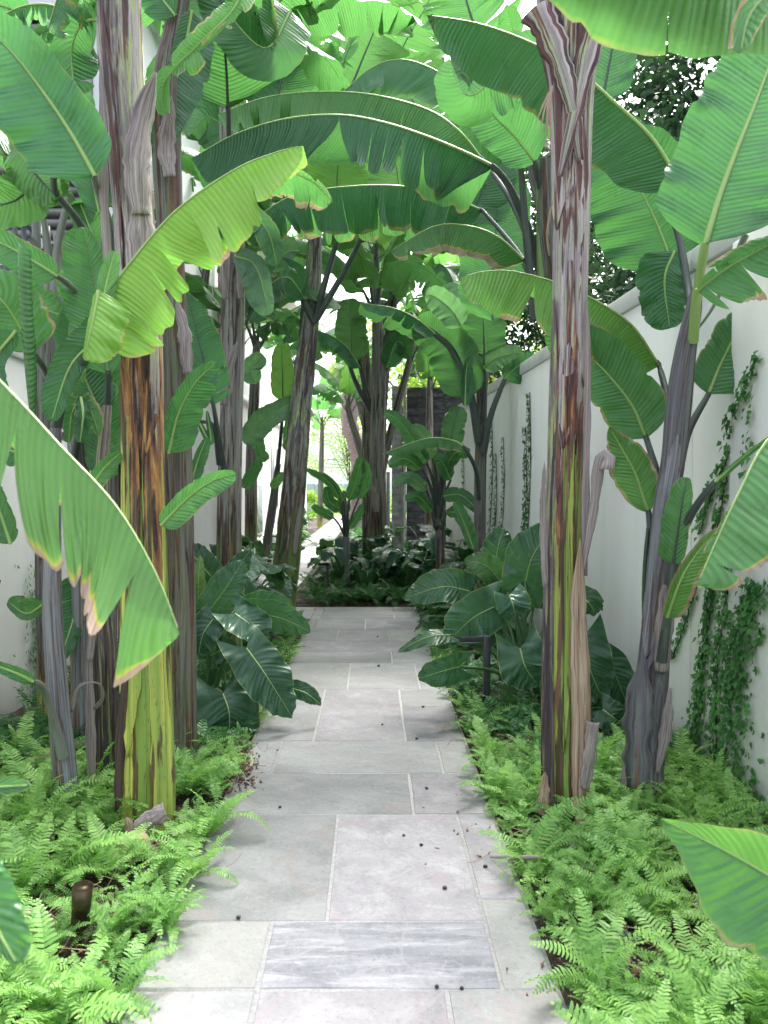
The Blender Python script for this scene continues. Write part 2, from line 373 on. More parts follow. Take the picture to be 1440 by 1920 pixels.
def stone_mat(name, a, b, vein, streak=1.0, ang=0.0, speck=.35):
    t = NT(name); tc = t.n('ShaderNodeTexCoord'); oi = t.n('ShaderNodeObjectInfo')
    off = t.math('MULTIPLY', oi.outputs['Random'], 90.0)
    mp = t.n('ShaderNodeMapping'); t.l(tc.outputs['Object'], mp.inputs[0]); mp.inputs['Rotation'].default_value = (0, 0, ang)
    t.l(t.comb(off, off, off), mp.inputs['Location'])
    o = mp.outputs[0]
    lo = t.noise(t.mapping(o, (1.2, 1.2 + 5 * streak, 1)), 1.3, 5, .6, .8)
    hi = t.noise(o, 55, 6, .75); med = t.noise(t.mapping(o, (5, 5 + 22 * streak, 5)), 1.0, 6, .7, .6)
    w = t.noise(o, 1.2, 3, .5, 1.2)
    line = t.math('ABSOLUTE', t.math('SUBTRACT', w, .5))
    c = t.mix(t.rng(lo, .32, .7), a, b)
    bl = t.noise(o, 3.3, 7, .72, .4); c = t.mix(t.math('MULTIPLY', t.rng(bl, .5, .68), .45), c, tuple(x * .66 for x in a)); c = t.mix(t.math('MULTIPLY', t.rng(bl, .3, .42, 1, 0), .3), c, (.37, .37, .38))
    c = t.mix(t.math('MULTIPLY', t.rng(med, .5, .7), speck), c, (.46, .46, .47))
    pit = t.noise(o, 130, 3, .6); c = t.mix(t.math('MULTIPLY', t.rng(pit, .6, .7), .35), c, (.05, .05, .05))
    c = t.mix(t.math('MULTIPLY', t.rng(hi, .55, .72), .5), c, tuple(x * .55 for x in a))
    c = t.mix(t.math('MULTIPLY', t.rng(hi, .28, .42, 1, 0), .4), c, (.42, .42, .42))
    c = t.mix(t.math('MULTIPLY', t.rng(line, 0, .016, 1, 0), .6), c, vein)
    hs = t.n('ShaderNodeHueSaturation'); t.l(c, hs.inputs['Color']); t.l(t.math('ADD', .84, t.math('MULTIPLY', oi.outputs['Random'], .42)), hs.inputs['Value'])
    return t.done(t.princ(hs.outputs[0], t.rng(hi, .3, .7, .5, .75), t.bump(t.math('ADD', med, t.math('MULTIPLY', hi, .8)), .22, .006), spec=.4))
M['stone_a'] = stone_mat('bluestone_grey', (.185, .19, .188), (.275, .28, .277), (.25, .21, .20), .3, .1, .15)
M['stone_b'] = stone_mat('bluestone_mauve', (.18, .173, .183), (.275, .267, .275), (.24, .19, .20), .0, .4, .3)
M['stone_c'] = stone_mat('bluestone_banded', (.13, .133, .152), (.235, .238, .252), (.24, .23, .25), 1.3, .0, .45)
M['stone_d'] = stone_mat('bluestone_pale', (.215, .22, .208), (.285, .287, .275), (.26, .25, .23), .0, .9, .2)
def slate_mat():
    t = NT('black_slate'); tc = t.n('ShaderNodeTexCoord'); o = tc.outputs['Object']
    n1 = t.noise(t.mapping(o, (3, 3, 9)), 1.5, 7, .7, 1.0)
    c = t.ramp(n1, [(.3, (.02, .021, .026)), (.55, (.07, .072, .085)), (.75, (.22, .22, .24))])
    return t.done(t.princ(c, .45, t.bump(n1, 1.0, .05)))
M['slate'] = slate_mat()
M['slate_light'] = noise_mat('grey_slate', (.25, .26, .26), (.42, .42, .42), 9, .7, .9, .03)
M['metal'] = noise_mat('charcoal_metal', (.035, .036, .042), (.06, .06, .066), 20, .45, .05, metal=.3)
M['bronze'] = noise_mat('aged_bronze', (.055, .042, .022), (.11, .085, .05), 18, .38, .12, .003, metal=.75)
M['rail'] = noise_mat('grey_railing', (.10, .105, .12), (.15, .155, .17), 10, .5, .05)
M['pipe'] = noise_mat('mauve_pipe', (.40, .24, .31), (.50, .32, .38), 6, .5, .05)
M['louvre'] = noise_mat('grey_louvre', (.16, .16, .165), (.24, .24, .24), 6, .6, .1)
M['glass'] = noise_mat('pale_glass', (.22, .28, .30), (.35, .42, .44), 2, .1, .0)
M['bark'] = noise_mat('rough_bark', (.16, .12, .12), (.34, .27, .27), 22, .9, .9, .03)
M['bark_dark'] = noise_mat('dark_branch', (.03, .025, .022), (.09, .07, .06), 18, .9, .6, .02)
M['cut'] = noise_mat('cut_stump_face', (.50, .36, .17), (.68, .54, .30), 9, .75, .3)
M['berry'] = noise_mat('black_berry', (.008, .007, .008), (.03, .024, .022), 30, .4, .3, .003)
M['lawn'] = noise_mat('lawn', (.10, .24, .03), (.25, .42, .06), 12, .9, .5, .03)
M['leaf_dead'] = noise_mat('dead_leaf', (.13, .055, .03), (.36, .20, .12), 9, .7, .4)
M['far_wall'] = noise_mat('far_pale_wall', (.62, .68, .68), (.76, .80, .80), 3, .8, .1)

# ------------------------------------------------------------------ leaf builders
CAM = np.array([0, 0, EYE])
def frames_view(mid):
    T = nrm(np.gradient(mid, axis=0)); view = nrm(mid - CAM)
    S = nrm(np.cross(view, T))                # right-hand side of the direction of travel, seen from the camera
    N = nrm(-(view - (view * T).sum(1, keepdims=True) * T))
    return T, S, N
def frames_up(mid):
    T = nrm(np.gradient(mid, axis=0)); up = np.array([0, 0, 1.0])
    S = np.cross(T, up); k = np.linalg.norm(S, axis=1) > .05
    S[~k] = S[k][0] if k.any() else np.array([1., 0, 0]); S = nrm(S)
    return T, S, nrm(np.cross(S, T))
def prof_banana(t, tip=.42, base=.13):
    a = np.clip(t / base, 0, 1); b = np.clip((t - (1 - tip)) / tip, 0, 1)
    return np.sqrt(np.clip(1 - (1 - a) ** 2, 0, 1)) * np.sqrt(np.clip(1 - b ** 2.9, 0, 1)) * (.92 + .08 * np.sin(t * 5))
def prof_ovate(t): return np.sin(pi * np.clip(t, 0, 1) ** .75) ** .8
def prof_heart(t):
    return np.where(t < .22, .80 + .2 * np.sin(t / .22 * pi / 2), np.clip(1 - ((t - .22) / .78) ** 1.7, 0, 1) ** .8)
def blade(mid, Fr, wL, wR, aL=10, aR=10, tears=0, rag=.3, droop=0.0, prof=prof_banana, seed=0, lobe=0.0, wave=.10, tearlen=.9, ns=7, fwd=.2, n=None, cutsL=None, cutsR=None, pinch=None, ripple=.010):
    """leaf blade: two halves hinged on the midrib, each cut in strips by its tears"""
    r = np.random.default_rng(seed); T, S, N = Fr
    L = np.r_[0, np.cumsum(np.linalg.norm(np.diff(mid, axis=0), axis=1))]; tt = L / L[-1]; Len = L[-1]
    sv = np.linspace(0, 1, ns + 1)
    Vs, Fs, Us, cnt = [], [], [], 0
    ph = r.uniform(0, 6.28, 4)
    nick = [(r.uniform(.1, .95), r.uniform(.008, .02), r.uniform(.02, .10)) for _ in range(5)]
    for side, w, ang in ((-1, wL, aL), (1, wR, aR)):
        if w <= 0: continue
        given = cutsL if side < 0 else cutsR
        if given is not None: b = np.r_[0, given, 1]
        elif tears:
            k = max(1, int(tears * r.uniform(.8, 1.2))); cuts = np.sort(r.uniform(.06, .96, k))
            cuts = cuts[np.r_[True, np.diff(cuts) > .025]] if len(cuts) > 1 else cuts
            b = np.r_[0, cuts, 1]
        else: b = np.array([0., 1.])
        torn = len(b) > 2
        for i in range(len(b) - 1):
            t0, t1 = b[i], b[i + 1]
            m = max(3, int((n or 46) * 1.6 * (t1 - t0)) + 2); tl = np.linspace(t0, t1, m)
            first, last = i == 0, i == len(b) - 2
            dphi = r.normal(0, 1) * 15 * rag if torn else 0; ex = 1 - r.uniform(0, .32) * rag if torn else 1
            pin = (r.uniform(.0, .3) ** 1.2 * rag if pinch is None else pinch * r.uniform(.6, 1.3)) if torn else 0; start = r.uniform(.0, .35) if torn else 0; dr_ = droop * r.uniform(.7, 1.5)
            lean = r.normal(0, .35) * rag * (t1 - t0) if torn else 0
            curl = r.normal(0, .5) * rag
            tg, sg = np.meshgrid(tl, sv, indexing='ij')
            c = .5 * (t0 + t1); fr = np.clip((sg - start) / (1 - start), 0, 1)
            tg2 = c + (tg - c) * (1 - pin * fr ** 1.5) + lean * fr ** 1.5
            if torn:      # rounded free end of the strip
                q = np.abs(tg - c) / max(1e-5, (t1 - t0) / 2); endcut = 1 - (.10 * rag + .06) * q ** 4 + .03 * rag * np.sin(tg * 90 + i)
            else: endcut = 1
            wv = w * prof(tg) * ex * endcut
            ir = 1 + .035 * np.sin(tg * 13 + ph[1] * side) + .02 * np.sin(tg * 37 + ph[2])
            if lobe == 0:
                for (a_, b_, c_) in nick[::side]: ir = ir - c_ * np.exp(-((tg - a_) / b_) ** 2) * (sg > .6)
            wv = wv * ir
            tx = np.clip(tg2, 0, 1)
            def itp(A): return np.stack([np.interp(tx, tt, A[:, q_]) for q_ in range(3)], -1)
            Mx, Tx, Sx, Nx = itp(mid), itp(T), itp(S), itp(N)
            a = np.radians(ang + (dphi + curl * 40 * sg) * fr)
            D = side * np.cos(a)[..., None] * Sx + np.sin(a)[..., None] * Nx
            pos = Mx + (wv * sg)[..., None] * D
            wob = wave * w * (np.sin(tg * 19 + ph[0] + side) + .6 * np.sin(tg * 41 + ph[1])) * sg ** 2 * (1 if not torn else .5)
            pos = pos + wob[..., None] * Nx
            pos = pos + (fwd * wv * sg ** 1.3)[..., None] * Tx
            rip = ripple * np.minimum(1, w / .2) * (np.sin((tg * Len) * 2 * pi / .043 + ph[2]) * .5 + np.sin((tg * Len) * 2 * pi / .11 + ph[3])) * sg ** .8 * (1 - .3 * sg)
            pos = pos + rip[..., None] * Nx * .5
            pos[..., 2] -= dr_ * w * sg ** 2.0 * prof(tg)
            if lobe: pos = pos - (lobe * sg ** 1.2 * np.clip(1 - tg / .45, 0, 1) ** 1.6)[..., None] * Tx
            Vs.append(pos.reshape(-1, 3)); U = np.stack([side * sg, tg * Len + 0 * sg], -1).reshape(-1, 2); Us.append(U)
            f = grid_faces(m, ns + 1, cnt)
            Fs.append(f if side > 0 else f[:, ::-1]); cnt += len(Vs[-1])
    return np.vstack(Vs), np.vstack(Fs), np.vstack(Us)
seedc = [100]
def nseed(): seedc[0] += 1; return seedc[0]
def build_leaf(parent, mid, Fr, wL, wR, pet=None, ribr=.009, rib='rib', petm='petiole', petr=(.026, .014), col=(.1, 0, .5), mat='banana', name='leaf', ribn=6, flip=False, **kw):
    V, Fc, U = blade(mid, Fr, wL, wR, seed=nseed(), **({'n': len(mid)} | kw))
    if flip: Fc = Fc[:, ::-1]
    o = link(name, mesh_from(name, V, Fc, U, True, M[mat]), parent, color=col)
    n = len(mid); mb = MB(); mb.tube(mid[::2] if n > 20 else mid, np.linspace(ribr, ribr * .22, len(mid[::2] if n > 20 else mid)), ribn)
    V, Fc, U = mb.get(); r = link('midrib', mesh_from('midrib', V, Fc, U, True, M[rib]), o, loc=(0, 0, 0))
    if pet is not None:
        pp = catmull(pet, 14); V, Fc, U = tube(pp, np.linspace(petr[0], petr[1], 14), 8)
        link('petiole', mesh_from('petiole', V, Fc, U, True, M[petm]), o, loc=(0, 0, 0))
    return o
def PL(parent, pts, w, a=(10, 10), pet=None, d=None, wpx=True, n=44, **kw):
    """leaf from photo coordinates base->tip; w = half widths (left, right of travel) in photo pixels"""
    def full(q, dd): return np.array([P(p[0], p[1], p[2] if len(p) > 2 else dd) for p in q])
    if d is None: d = pts[0][2]
    # interpolate missing depths
    ds = [p[2] if len(p) > 2 else None for p in pts]
    idx = [i for i, v in enumerate(ds) if v is not None]
    if idx: ds = list(np.interp(range(len(pts)), idx, [ds[i] for i in idx]))
    else: ds = [d] * len(pts)
    q = np.array([P(p[0], p[1], dd) for p, dd in zip(pts, ds)])
    mid = catmull(q, n); Fr = frames_view(mid); dm = float(np.mean(ds)) / F
    if pet is not None:
        pd = [p[2] if len(p) > 2 else ds[0] for p in pet]
        pet = [P(p[0], p[1], dd) for p, dd in zip(pet, pd)] + [mid[0], mid[1]]
    return build_leaf(parent, mid, Fr, w[0] * dm, w[1] * dm, aL=a[0], aR=a[1], pet=pet, **kw)
def trunk(parent, pts, mat, seed=0, nseg=30, name='pseudostem', sheaths=5, rough=.085, n=60):
    """pts: (px, py, d, half width in px)"""
    q = np.array([np.r_[P(p[0], p[1], p[2]), p[3] * p[2] / F] for p in pts]); c = catmull(q, n); path, rad = c[:, :3], c[:, 3]
    r = np.random.default_rng(seed)
    th = np.linspace(0, 2 * pi, nseg + 1); Z = path[:, 2:3] - path[0, 2]
    R = np.ones((n, nseg + 1))
    tha = th[None, :] + r.uniform(0, 6) + .35 * Z
    for k in range(sheaths):
        ed = r.uniform(0, 2 * pi) + r.uniform(-.9, .9) * Z + .4 * np.sin(Z * 1.7 + k * 2)
        x = np.mod(tha - ed, 2 * pi) / (2 * pi)
        R += rough * (np.exp(-x * 6) - .25) * (.5 + .5 * np.sin(Z * 2.3 + k * 1.7))
    R += .018 * np.sin(3 * tha + 2 * Z) + .012 * np.sin(7 * tha + Z * 5 + 1)
    R += r.normal(0, .006, (n, 1))
    R[:, -1] = R[:, 0]
    V = np.zeros((n, nseg + 1, 3))
    V[..., 0] = path[:, 0:1] + rad[:, None] * R * np.cos(th - pi / 2 + pi)[None, :] * -1
    V[..., 1] = path[:, 1:2] + rad[:, None] * R * np.sin(th + pi / 2)[None, :]
    V[..., 2] = path[:, 2:3] + 0 * R
    UV = np.stack(np.broadcast_arrays(th[None, :] / (2 * pi), path[:, 2:3]), -1).reshape(-1, 2)
    o = link(name, mesh_from(name, V.reshape(-1, 3), grid_faces(n, nseg + 1), UV, True, M[mat]), parent)
    trunk.last = (path, rad); return o
def sheaths(parent, spec, seed=0):
    """overlapping leaf sheaths wrapped round the last trunk: (t0, t1, angle0, angle1, lean, material); angle 0 faces the path"""
    path, rad = trunk.last; N = len(path); r = np.random.default_rng(seed)
    for (t0, t1, a0, a1, lean, mat) in spec:
        m, k = 34, 12; t = np.linspace(t0, t1, m); q = np.linspace(0, 1, m); x = np.linspace(0, 1, k + 1)
        c = np.stack([np.interp(t * (N - 1), np.arange(N), path[:, j]) for j in range(3)], 1); R = np.interp(t * (N - 1), np.arange(N), rad)
        e0 = np.radians(a0 + lean * q) + np.cumsum(r.normal(0, .02, m)); e1 = np.radians(a1 + lean * q) + np.cumsum(r.normal(0, .02, m))
        taper = np.clip((1 - q) * 4.5, .08, 1) ** .7 * (np.clip(q * 6 + .05, 0, 1) if t0 > 0 else 1); mid_ = (e0 + e1) / 2; e0 = mid_ + (e0 - mid_) * taper; e1 = mid_ + (e1 - mid_) * taper
        A = e0[:, None] + (e1 - e0)[:, None] * x[None]; lift = 1.05 + .07 * (np.abs(x - .5) * 2) ** 3 * r.uniform(.2, 1.4) + .10 * np.clip(q - .8, 0, 1)[:, None] * 5 * r.uniform(0, 1) + r.normal(0, .006, (m, 1))
        V = np.stack([c[:, 0:1] + R[:, None] * lift * np.sin(A), c[:, 1:2] - R[:, None] * lift * np.cos(A), c[:, 2:3] + r.normal(0, .004, (1, k + 1)) + 0 * A], -1)
        U = np.stack([(A + pi) / (2 * pi) + seed * .13 + t0, V[..., 2] + (.0 if mat[0] == 't' else 0)], -1).reshape(-1, 2)
        o = link('sheath', mesh_from('sheath', V.reshape(-1, 3), grid_faces(m, k + 1), U, True, M[mat]), parent)
        md = o.modifiers.new('thickness', 'SOLIDIFY'); md.thickness = .003
def flap(parent, pts, wpx, mat='dry', cup=50, name='dry_sheath', twist=0, seed=1, thick=.002, prof=None, d=None):
    """peeling dry sheath: a cupped strip with real thickness"""
    ds = [p[2] if len(p) > 2 else d for p in pts]
    mid = catmull([P(p[0], p[1], dd) for p, dd in zip(pts, ds)], 26); T, S, N = frames_view(mid); r = np.random.default_rng(seed)
    ns = 6; s = np.linspace(-1, 1, ns * 2 + 1); t = np.linspace(0, 1, 26)
    w = wpx * np.mean(ds) / F * (prof(t) if prof else (.55 + .45 * np.sin(pi * np.clip(t + .12, 0, 1))) * np.clip((1 - t) * 9, .12, 1))
    w = w * (1 + .10 * np.sin(t * 23 + seed) + r.normal(0, .06, 26)) 
    a = np.radians(cup) * s[None, :] + np.radians(twist * t)[:, None]
    off = (w[:, None] * np.sin(a))[..., None] * S[:, None] + (w[:, None] * (1 - np.cos(a)) * -1)[..., None] * N[:, None]
    V = mid[:, None] + off + (r.normal(0, .02, (26, 1)) * w[:, None])[..., None] * N[:, None]
    U = np.stack(np.broadcast_arrays(s[None, :] * (.5 if mat in ('dry', 'straw', 'dry_dark') else .12) + .45, V[..., 2] if mat[0] == 't' else t[:, None] * 1.0), -1).reshape(-1, 2)
    me = mesh_from(name, V.reshape(-1, 3), grid_faces(26, ns * 2 + 1), U, True, M[mat])
    o = link(name, me, parent) if parent is not None else None
    if parent is None:
        b = mid[0]; o = root_mesh(name, V.reshape(-1, 3), grid_faces(26, ns * 2 + 1), b, M[mat], U)
    m = o.modifiers.new('thickness', 'SOLIDIFY'); m.thickness = thick
    return o
def gen_leaf(parent, base, az, L, w, e0=70, bend=75, petL=.35, col=(.15, 0, .5), tears=6, rag=.5, fold=-25, mat='banana', n=26, ns=5, rib='rib', petr=.022, roll=0, hang=0):
    """leaf placed purely in space: leaves the crown at azimuth az, rises and arches over"""
    N = 30; e = np.radians(e0 - bend * (np.linspace(0, 1, N) ** 1.5) * 1.25); st = (L + petL) / N
    dirs = np.stack([np.cos(e) * cos(az), np.cos(e) * sin(az), np.sin(e)], 1)
    path = np.vstack([[0, 0, 0], np.cumsum(dirs * st, 0)]) + np.asarray(base)
    k = int(len(path) * petL / (L + petL)); pet = path[:k + 2]; mid = catmull(path[k:][::4] if len(path[k:]) > 12 else path[k:], n)
    Fr = frames_up(mid)
    if roll:
        T, S, Nn = Fr; c, s_ = cos(radians(roll)), sin(radians(roll)); Fr = (T, nrm(S * c + Nn * s_), nrm(Nn * c - S * s_))
    return build_leaf(parent, mid, Fr, w, w, aL=fold, aR=fold, pet=pet[::3] if len(pet) > 6 else pet, petr=(petr, petr * .5), ribr=petr * .42, ribn=5, rib=rib, col=col, mat=mat, tears=tears, rag=rag, droop=.25, ns=ns, n=n, ripple=0)
def gen_banana(px, py_base, d, crown_py, rpx, label, nl=8, L=1.6, w=.27, seed=0, mat='tM', lean=0, bright=.5, yel=.1, tears=6, base_z=None, e=(55, 85), bend=(60, 120), avoid=None, azs=None, group=None, px_top=None, via=None):
    r = np.random.default_rng(seed); b = P(px, py_base, d)
    root = empty('banana_plant', (b[0], b[1], 0), label, 'banana plant', group)
    g0 = (px, 0); pb = G(px, 1000); z0y = None
    # ground pixel row for this depth
    gy = CY - F * math.tan(math.atan2(0 - EYE, d) + PITCH) if False else None
    ptop = px_top if px_top is not None else px + lean
    V0 = np.array([b[0], d, 0.0]); V1 = P(ptop, crown_py, d)
    vv = [np.r_[P(a, b_, d), rpx * d / F] for a, b_ in (via or [])] or [np.r_[(V0 + V1) / 2, rpx * d / F]]
    path = catmull([np.r_[V0, rpx * 1.15 * d / F], *vv, np.r_[V1, rpx * .75 * d / F], np.r_[V1 + [0, 0, .35], rpx * .35 * d / F]], 30)
    V, Fc, U = tube(path[:, :3], path[:, 3], 16); U[:, 1] = V[:, 2]
    link('pseudostem', mesh_from('pseudostem', V, Fc, U, True, M[mat]), root)
    az0 = r.uniform(0, 6.28)
    if azs is None: azs = [az0 + i * 2.4 for i in range(nl)]
    for i, az in enumerate(azs):
        zz = V1 + np.array([0, 0, -.12 + .30 * i / len(azs)])
        gen_leaf(root, zz, az + r.normal(0, .15), L * r.uniform(.75, 1.15), w * r.uniform(.85, 1.1), r.uniform(*e) + (8 * i / len(azs)), r.uniform(*bend) * (1 - .3 * i / len(azs)),
                 petL=L * .25, col=(r.uniform(0, .5), max(0, r.normal(yel, .12)), float(np.clip(r.normal(bright, .1), .2, .9))), tears=tears, rag=r.uniform(.3, .9), fold=r.uniform(-45, -5),
                 petr=rpx * .22 * d / F, rib=r.choice(['rib', 'petiole_green']), roll=r.normal(0, 12), mat='silver' if r.random() < .12 else 'banana')
    return root
def heart(parent, pts, w, a=(10, 10), lobe=.5, pet=None, col=(0, 0, .5), **kw):
    dm = pts[0][2] / F
    return PL(parent, pts, (w, w), a=a, pet=pet, prof=prof_heart, lobe=(lobe * 1.6 + .55) * w * dm, mat='philo', col=col, ribr=.005, rib='rib', petm='stem_green', petr=(.012, .008), wave=.13, ns=8, fwd=.5, name='leaf', **kw)

# ------------------------------------------------------------------ ground, path
def sheet(name, x0, y0, x1, y1, nx, ny, z, mat, amp=0.0, kind='structure'):
    xs, ys = np.meshgrid(np.linspace(x0, x1, nx), np.linspace(y0, y1, ny), indexing='ij')
    zz = z + amp * (np.sin(xs * 3.1 + 1) * np.sin(ys * 2.7) + .5 * np.sin(xs * 8 + ys * 6))
    o = root_mesh(name, np.stack([xs, ys, zz], -1).reshape(-1, 3), grid_faces(nx, ny), (0, 0, 0), mat); return tag(o, kind=kind)
sheet('ground', -90, -6, 90, 160, 40, 40, -.06, M['soil'])
def wallx(d): return 2.038 - .0693 * d
# garden soil: gently uneven bed between the two walls
sheet('garden_soil', -4.5, 1.0, 3.6, 34, 120, 300, -.03, M['soil'], .007)
lawn = sheet('lawn', -30, 42, 40, 140, 20, 20, -.02, M['lawn'])

path = tag(empty('path'), kind='structure')
def KX(k, d): return 1.5 * k - .016 * d           # slope units across the path
def dY(py): return G(720, py)[1]
KL, KR = -.477, .373
mort = MB()
def bed(kl, kr, d0, d1): mort.prism([(KX(kl, d0), d0), (KX(kr, d0), d0), (KX(kr, d1), d1), (KX(kl, d1), d1)], -.05, -.0022)
bed(KL - .004, KR + .004, .6, 9.85)
mort.prism([(KX(-1.35, 8.95), 8.95), (KX(KL - .004, 8.95), 8.95), (KX(KL - .004, 9.85), 9.85), (KX(-1.35, 9.85), 9.85)], -.05, -.0026)
mort.prism([(KX(-1.35, 9.85), 9.85), (KX(-.76, 9.85), 9.85), (KX(-.76, 42), 42), (KX(-1.35, 42), 42)], -.05, -.0022)
mb_o = mort.part('mortar', M['mortar'], path)
srnd = random.Random(3)
def stone(kl0, kr0, kl1, kr1, y0, y1, mat, gap=.0075):
    """one slab: near edge at depth y0, far edge at y1; k at near/far corners"""
    g = gap * srnd.uniform(.7, 1.3)
    x = [KX(kl0, y0) + g, KX(kr0, y0) - g, KX(kr1, y1) - g, KX(kl1, y1) + g]
    poly = [(x[0], y0 + g * .8), (x[1], y0 + g * .8), (x[2], y1 - g * .8), (x[3], y1 - g * .8)]
    c = np.mean(poly, 0); zt = srnd.uniform(.0, .0018)
    V = []
    # slightly wobbly sawn edge, chamfered
    ring = []
    for i in range(4):
        a, b = np.array(poly[i]), np.array(poly[(i + 1) % 4]); n = 5
        for q in range(n):
            p = a + (b - a) * q / n
            if q: nn = np.array([-(b - a)[1], (b - a)[0]]); nn /= np.linalg.norm(nn); p = p + nn * srnd.uniform(-.0022, .0022)
            ring.append(p)
    ring = np.array(ring) - c; m = len(ring)
    top = ring * (1 - .004 / np.maximum(.05, np.linalg.norm(ring, axis=1)))[:, None]
    V = [(*p, -.04) for p in ring] + [(*p, -.0018) for p in ring] + [(*p, zt) for p in top]
    Fc = [tuple(range(2 * m, 3 * m))]
    for i in range(m):
        j = (i + 1) % m
        Fc += [(i, j, m + j, m + i), (m + i, m + j, 2 * m + j, 2 * m + i)]
    link('paving_stone', mesh_from('paving_stone', V, Fc, None, False, M['stone_' + mat]), path, loc=(c[0], c[1], 0))
def row(ya, yb, joints, mats, kl=KL, kr=KR):
    y0, y1 = (dY(ya) if ya > 50 else ya), (dY(yb) if yb > 50 else yb); ks = [kl] + list(joints) + [kr]
    for i in range(len(ks) - 1): stone(ks[i], ks[i + 1], ks[i], ks[i + 1], y0, y1, mats[i % len(mats)])
stone(KL, -.10, KL, -.10, .62, 1.25, 'b'); stone(-.10, KR, -.10, KR, .62, 1.25, 'a')
row(1.25, 1855, [-.228, .150], 'aba')
row(1855, 1727, [-.230], 'dc', kr=.262)
row(1727, 1527, [-.105], 'ab', kr=.262)
# narrow strip on the right, its joints offset
y = [dY(1855), dY(1686), dY(1527)]
stone(.262, KR, .262, KR, y[0], y[1], 'd'); stone(.262, KR, .262, KR, y[1], y[2], 'b')
row(1527, 1450, [.130], 'ab')
row(1450, 1390, [-.355, .253], 'aad')
y5a, y5b, y5c = dY(1390), dY(1326), dY(1292)
stone(KL, -.232, KL, -.232, y5a, y5c, 'a'); stone(-.232, .135, -.232, .135, y5a, y5c, 'b')
stone(.135, KR, .135, KR, y5a, y5b, 'b'); stone(.135, KR, .135, KR, y5b, y5c, 'a')
row(1292, 1243, [-.122, .245], 'dab')
row(1243, 1222, [.120], 'aa')
row(1222, 1202, [], 'b')
row(1202, 1180, [-.235, .118], 'abd')
row(1180, 1160, [-.42, -.047], 'dab', kl=-.477)
row(1160, 1141, [-.40, .18], 'daa', kl=-.477)
stone(-.92, KL, -.92, KL, dY(1160), dY(1141), 'd'); stone(-1.35, -.92, -1.35, -.92, dY(1160), dY(1141), 'a')
yy = dY(1141)
while yy < 41:
    h = srnd.choice([.42, .6, .8]); y1 = min(yy + h, 41.2)
    j = srnd.choice([[], [-1.05], [-1.12], [-.98]])
    row(yy, y1, j, srnd.choice(['ad', 'da', 'ab', 'dd']), kl=-1.35, kr=-.76); yy = y1

# ------------------------------------------------------------------ walls and houses
def wall_box(mb, xf, xb, d0, d1, z0, z1):
    mb.prism([(xf(d0), d0), (xb(d0), d0), (xb(d1), d1), (xf(d1), d1)], z0, z1)
rw = empty('garden_wall', (wallx(3), 3, 0), 'tall white plaster garden wall along the right side of the path', 'wall')
H = 2.845
for (d0, d1) in ((1.2, 4.34), (4.35, 9.72), (9.73, 13.6)):
    mb = MB(); wall_box(mb, lambda d: wallx(d), lambda d: wallx(d) + .25, d0, d1, -.2, H - .12)
    o = mb.part('wall_panel', M['wall'], rw); bevel(o, .006)
    mb = MB(); wall_box(mb, lambda d: wallx(d) - .022, lambda d: wallx(d) + .27, d0, d1, H - .12, H)
    o = mb.part('coping', M['cap'], rw); bevel(o, .008)
mb = MB(); wall_box(mb, lambda d: wallx(d) - .045, lambda d: wallx(d) + .1, 2.2, 5.0 - 1.15, -.2, H - .121)
o = mb.part('pier', M['wall'], rw); bevel(o, .008)
def lwx(d): return axis_x(-2.48, d)
lw = empty('garden_wall', (lwx(4), 4, 0), 'low cream garden wall on the left below the metal railing', 'wall')
mb = MB(); wall_box(mb, lambda d: lwx(d), lambda d: lwx(d) - .25, 1.2, 7.95, -.2, 2.42); o = mb.part('wall_panel', M['wall'], lw); bevel(o, .006)
mb = MB(); wall_box(mb, lambda d: lwx(d) + .03, lambda d: lwx(d) - .28, 1.2, 7.95, 2.42, 2.5); o = mb.part('coping', M['cap'], lw); bevel(o, .008)
# railing above the low wall
rl = empty('railing', (lwx(5) - .1, 5, 2.5), 'grey metal railing of upright bars standing on the left garden wall', 'railing')
dd = 4.5
for i in range(18):
    mb = MB(); x = lwx(dd) - .12; mb.box((x - .014, dd - .014, 2.5), (x + .014, dd + .014, 3.62)); mb.part('bar', M['rail'], rl); dd += .145
for z in (2.62, 3.48):
    mb = MB(); mb.prism([(lwx(4.4) - .135, 4.4), (lwx(4.4) - .105, 4.4), (lwx(7.1) - .105, 7.1), (lwx(7.1) - .135, 7.1)], z, z + .03); mb.part('rail', M['rail'], rl)
# long white house on the left
def hx(d): return axis_x(-2.62, d)
hs = empty('white_house', (hx(8), 8, 0), 'long white rendered house running along the left side of the garden', 'house')
mb = MB(); mb.prism([(hx(8), 8), (hx(31), 31), (-12, 31), (-12, 8)], -.2, 7.0); o = mb.part('wall', M['house'], hs); bevel(o, .01)
mb = MB(); mb.prism([(hx(8) + .05, 7.95), (hx(31) + .05, 31.05), (-11.9, 31.05), (-11.9, 7.95)], 0.0, .42); mb.part('plinth', M['cap'], hs)
mb = MB(); mb.prism([(hx(8) + .07, 7.93), (hx(31) + .07, 31.07), (-12.1, 31.07), (-12.1, 7.93)], 3.25, 3.40); mb.part('string_course', M['house'], hs)
mb = MB(); mb.prism([(hx(8) + .35, 7.65), (hx(31) + .35, 31.35), (-12.4, 31.35), (-12.4, 7.65)], 7.0, 7.25); mb.part('roof', M['cap'], hs)
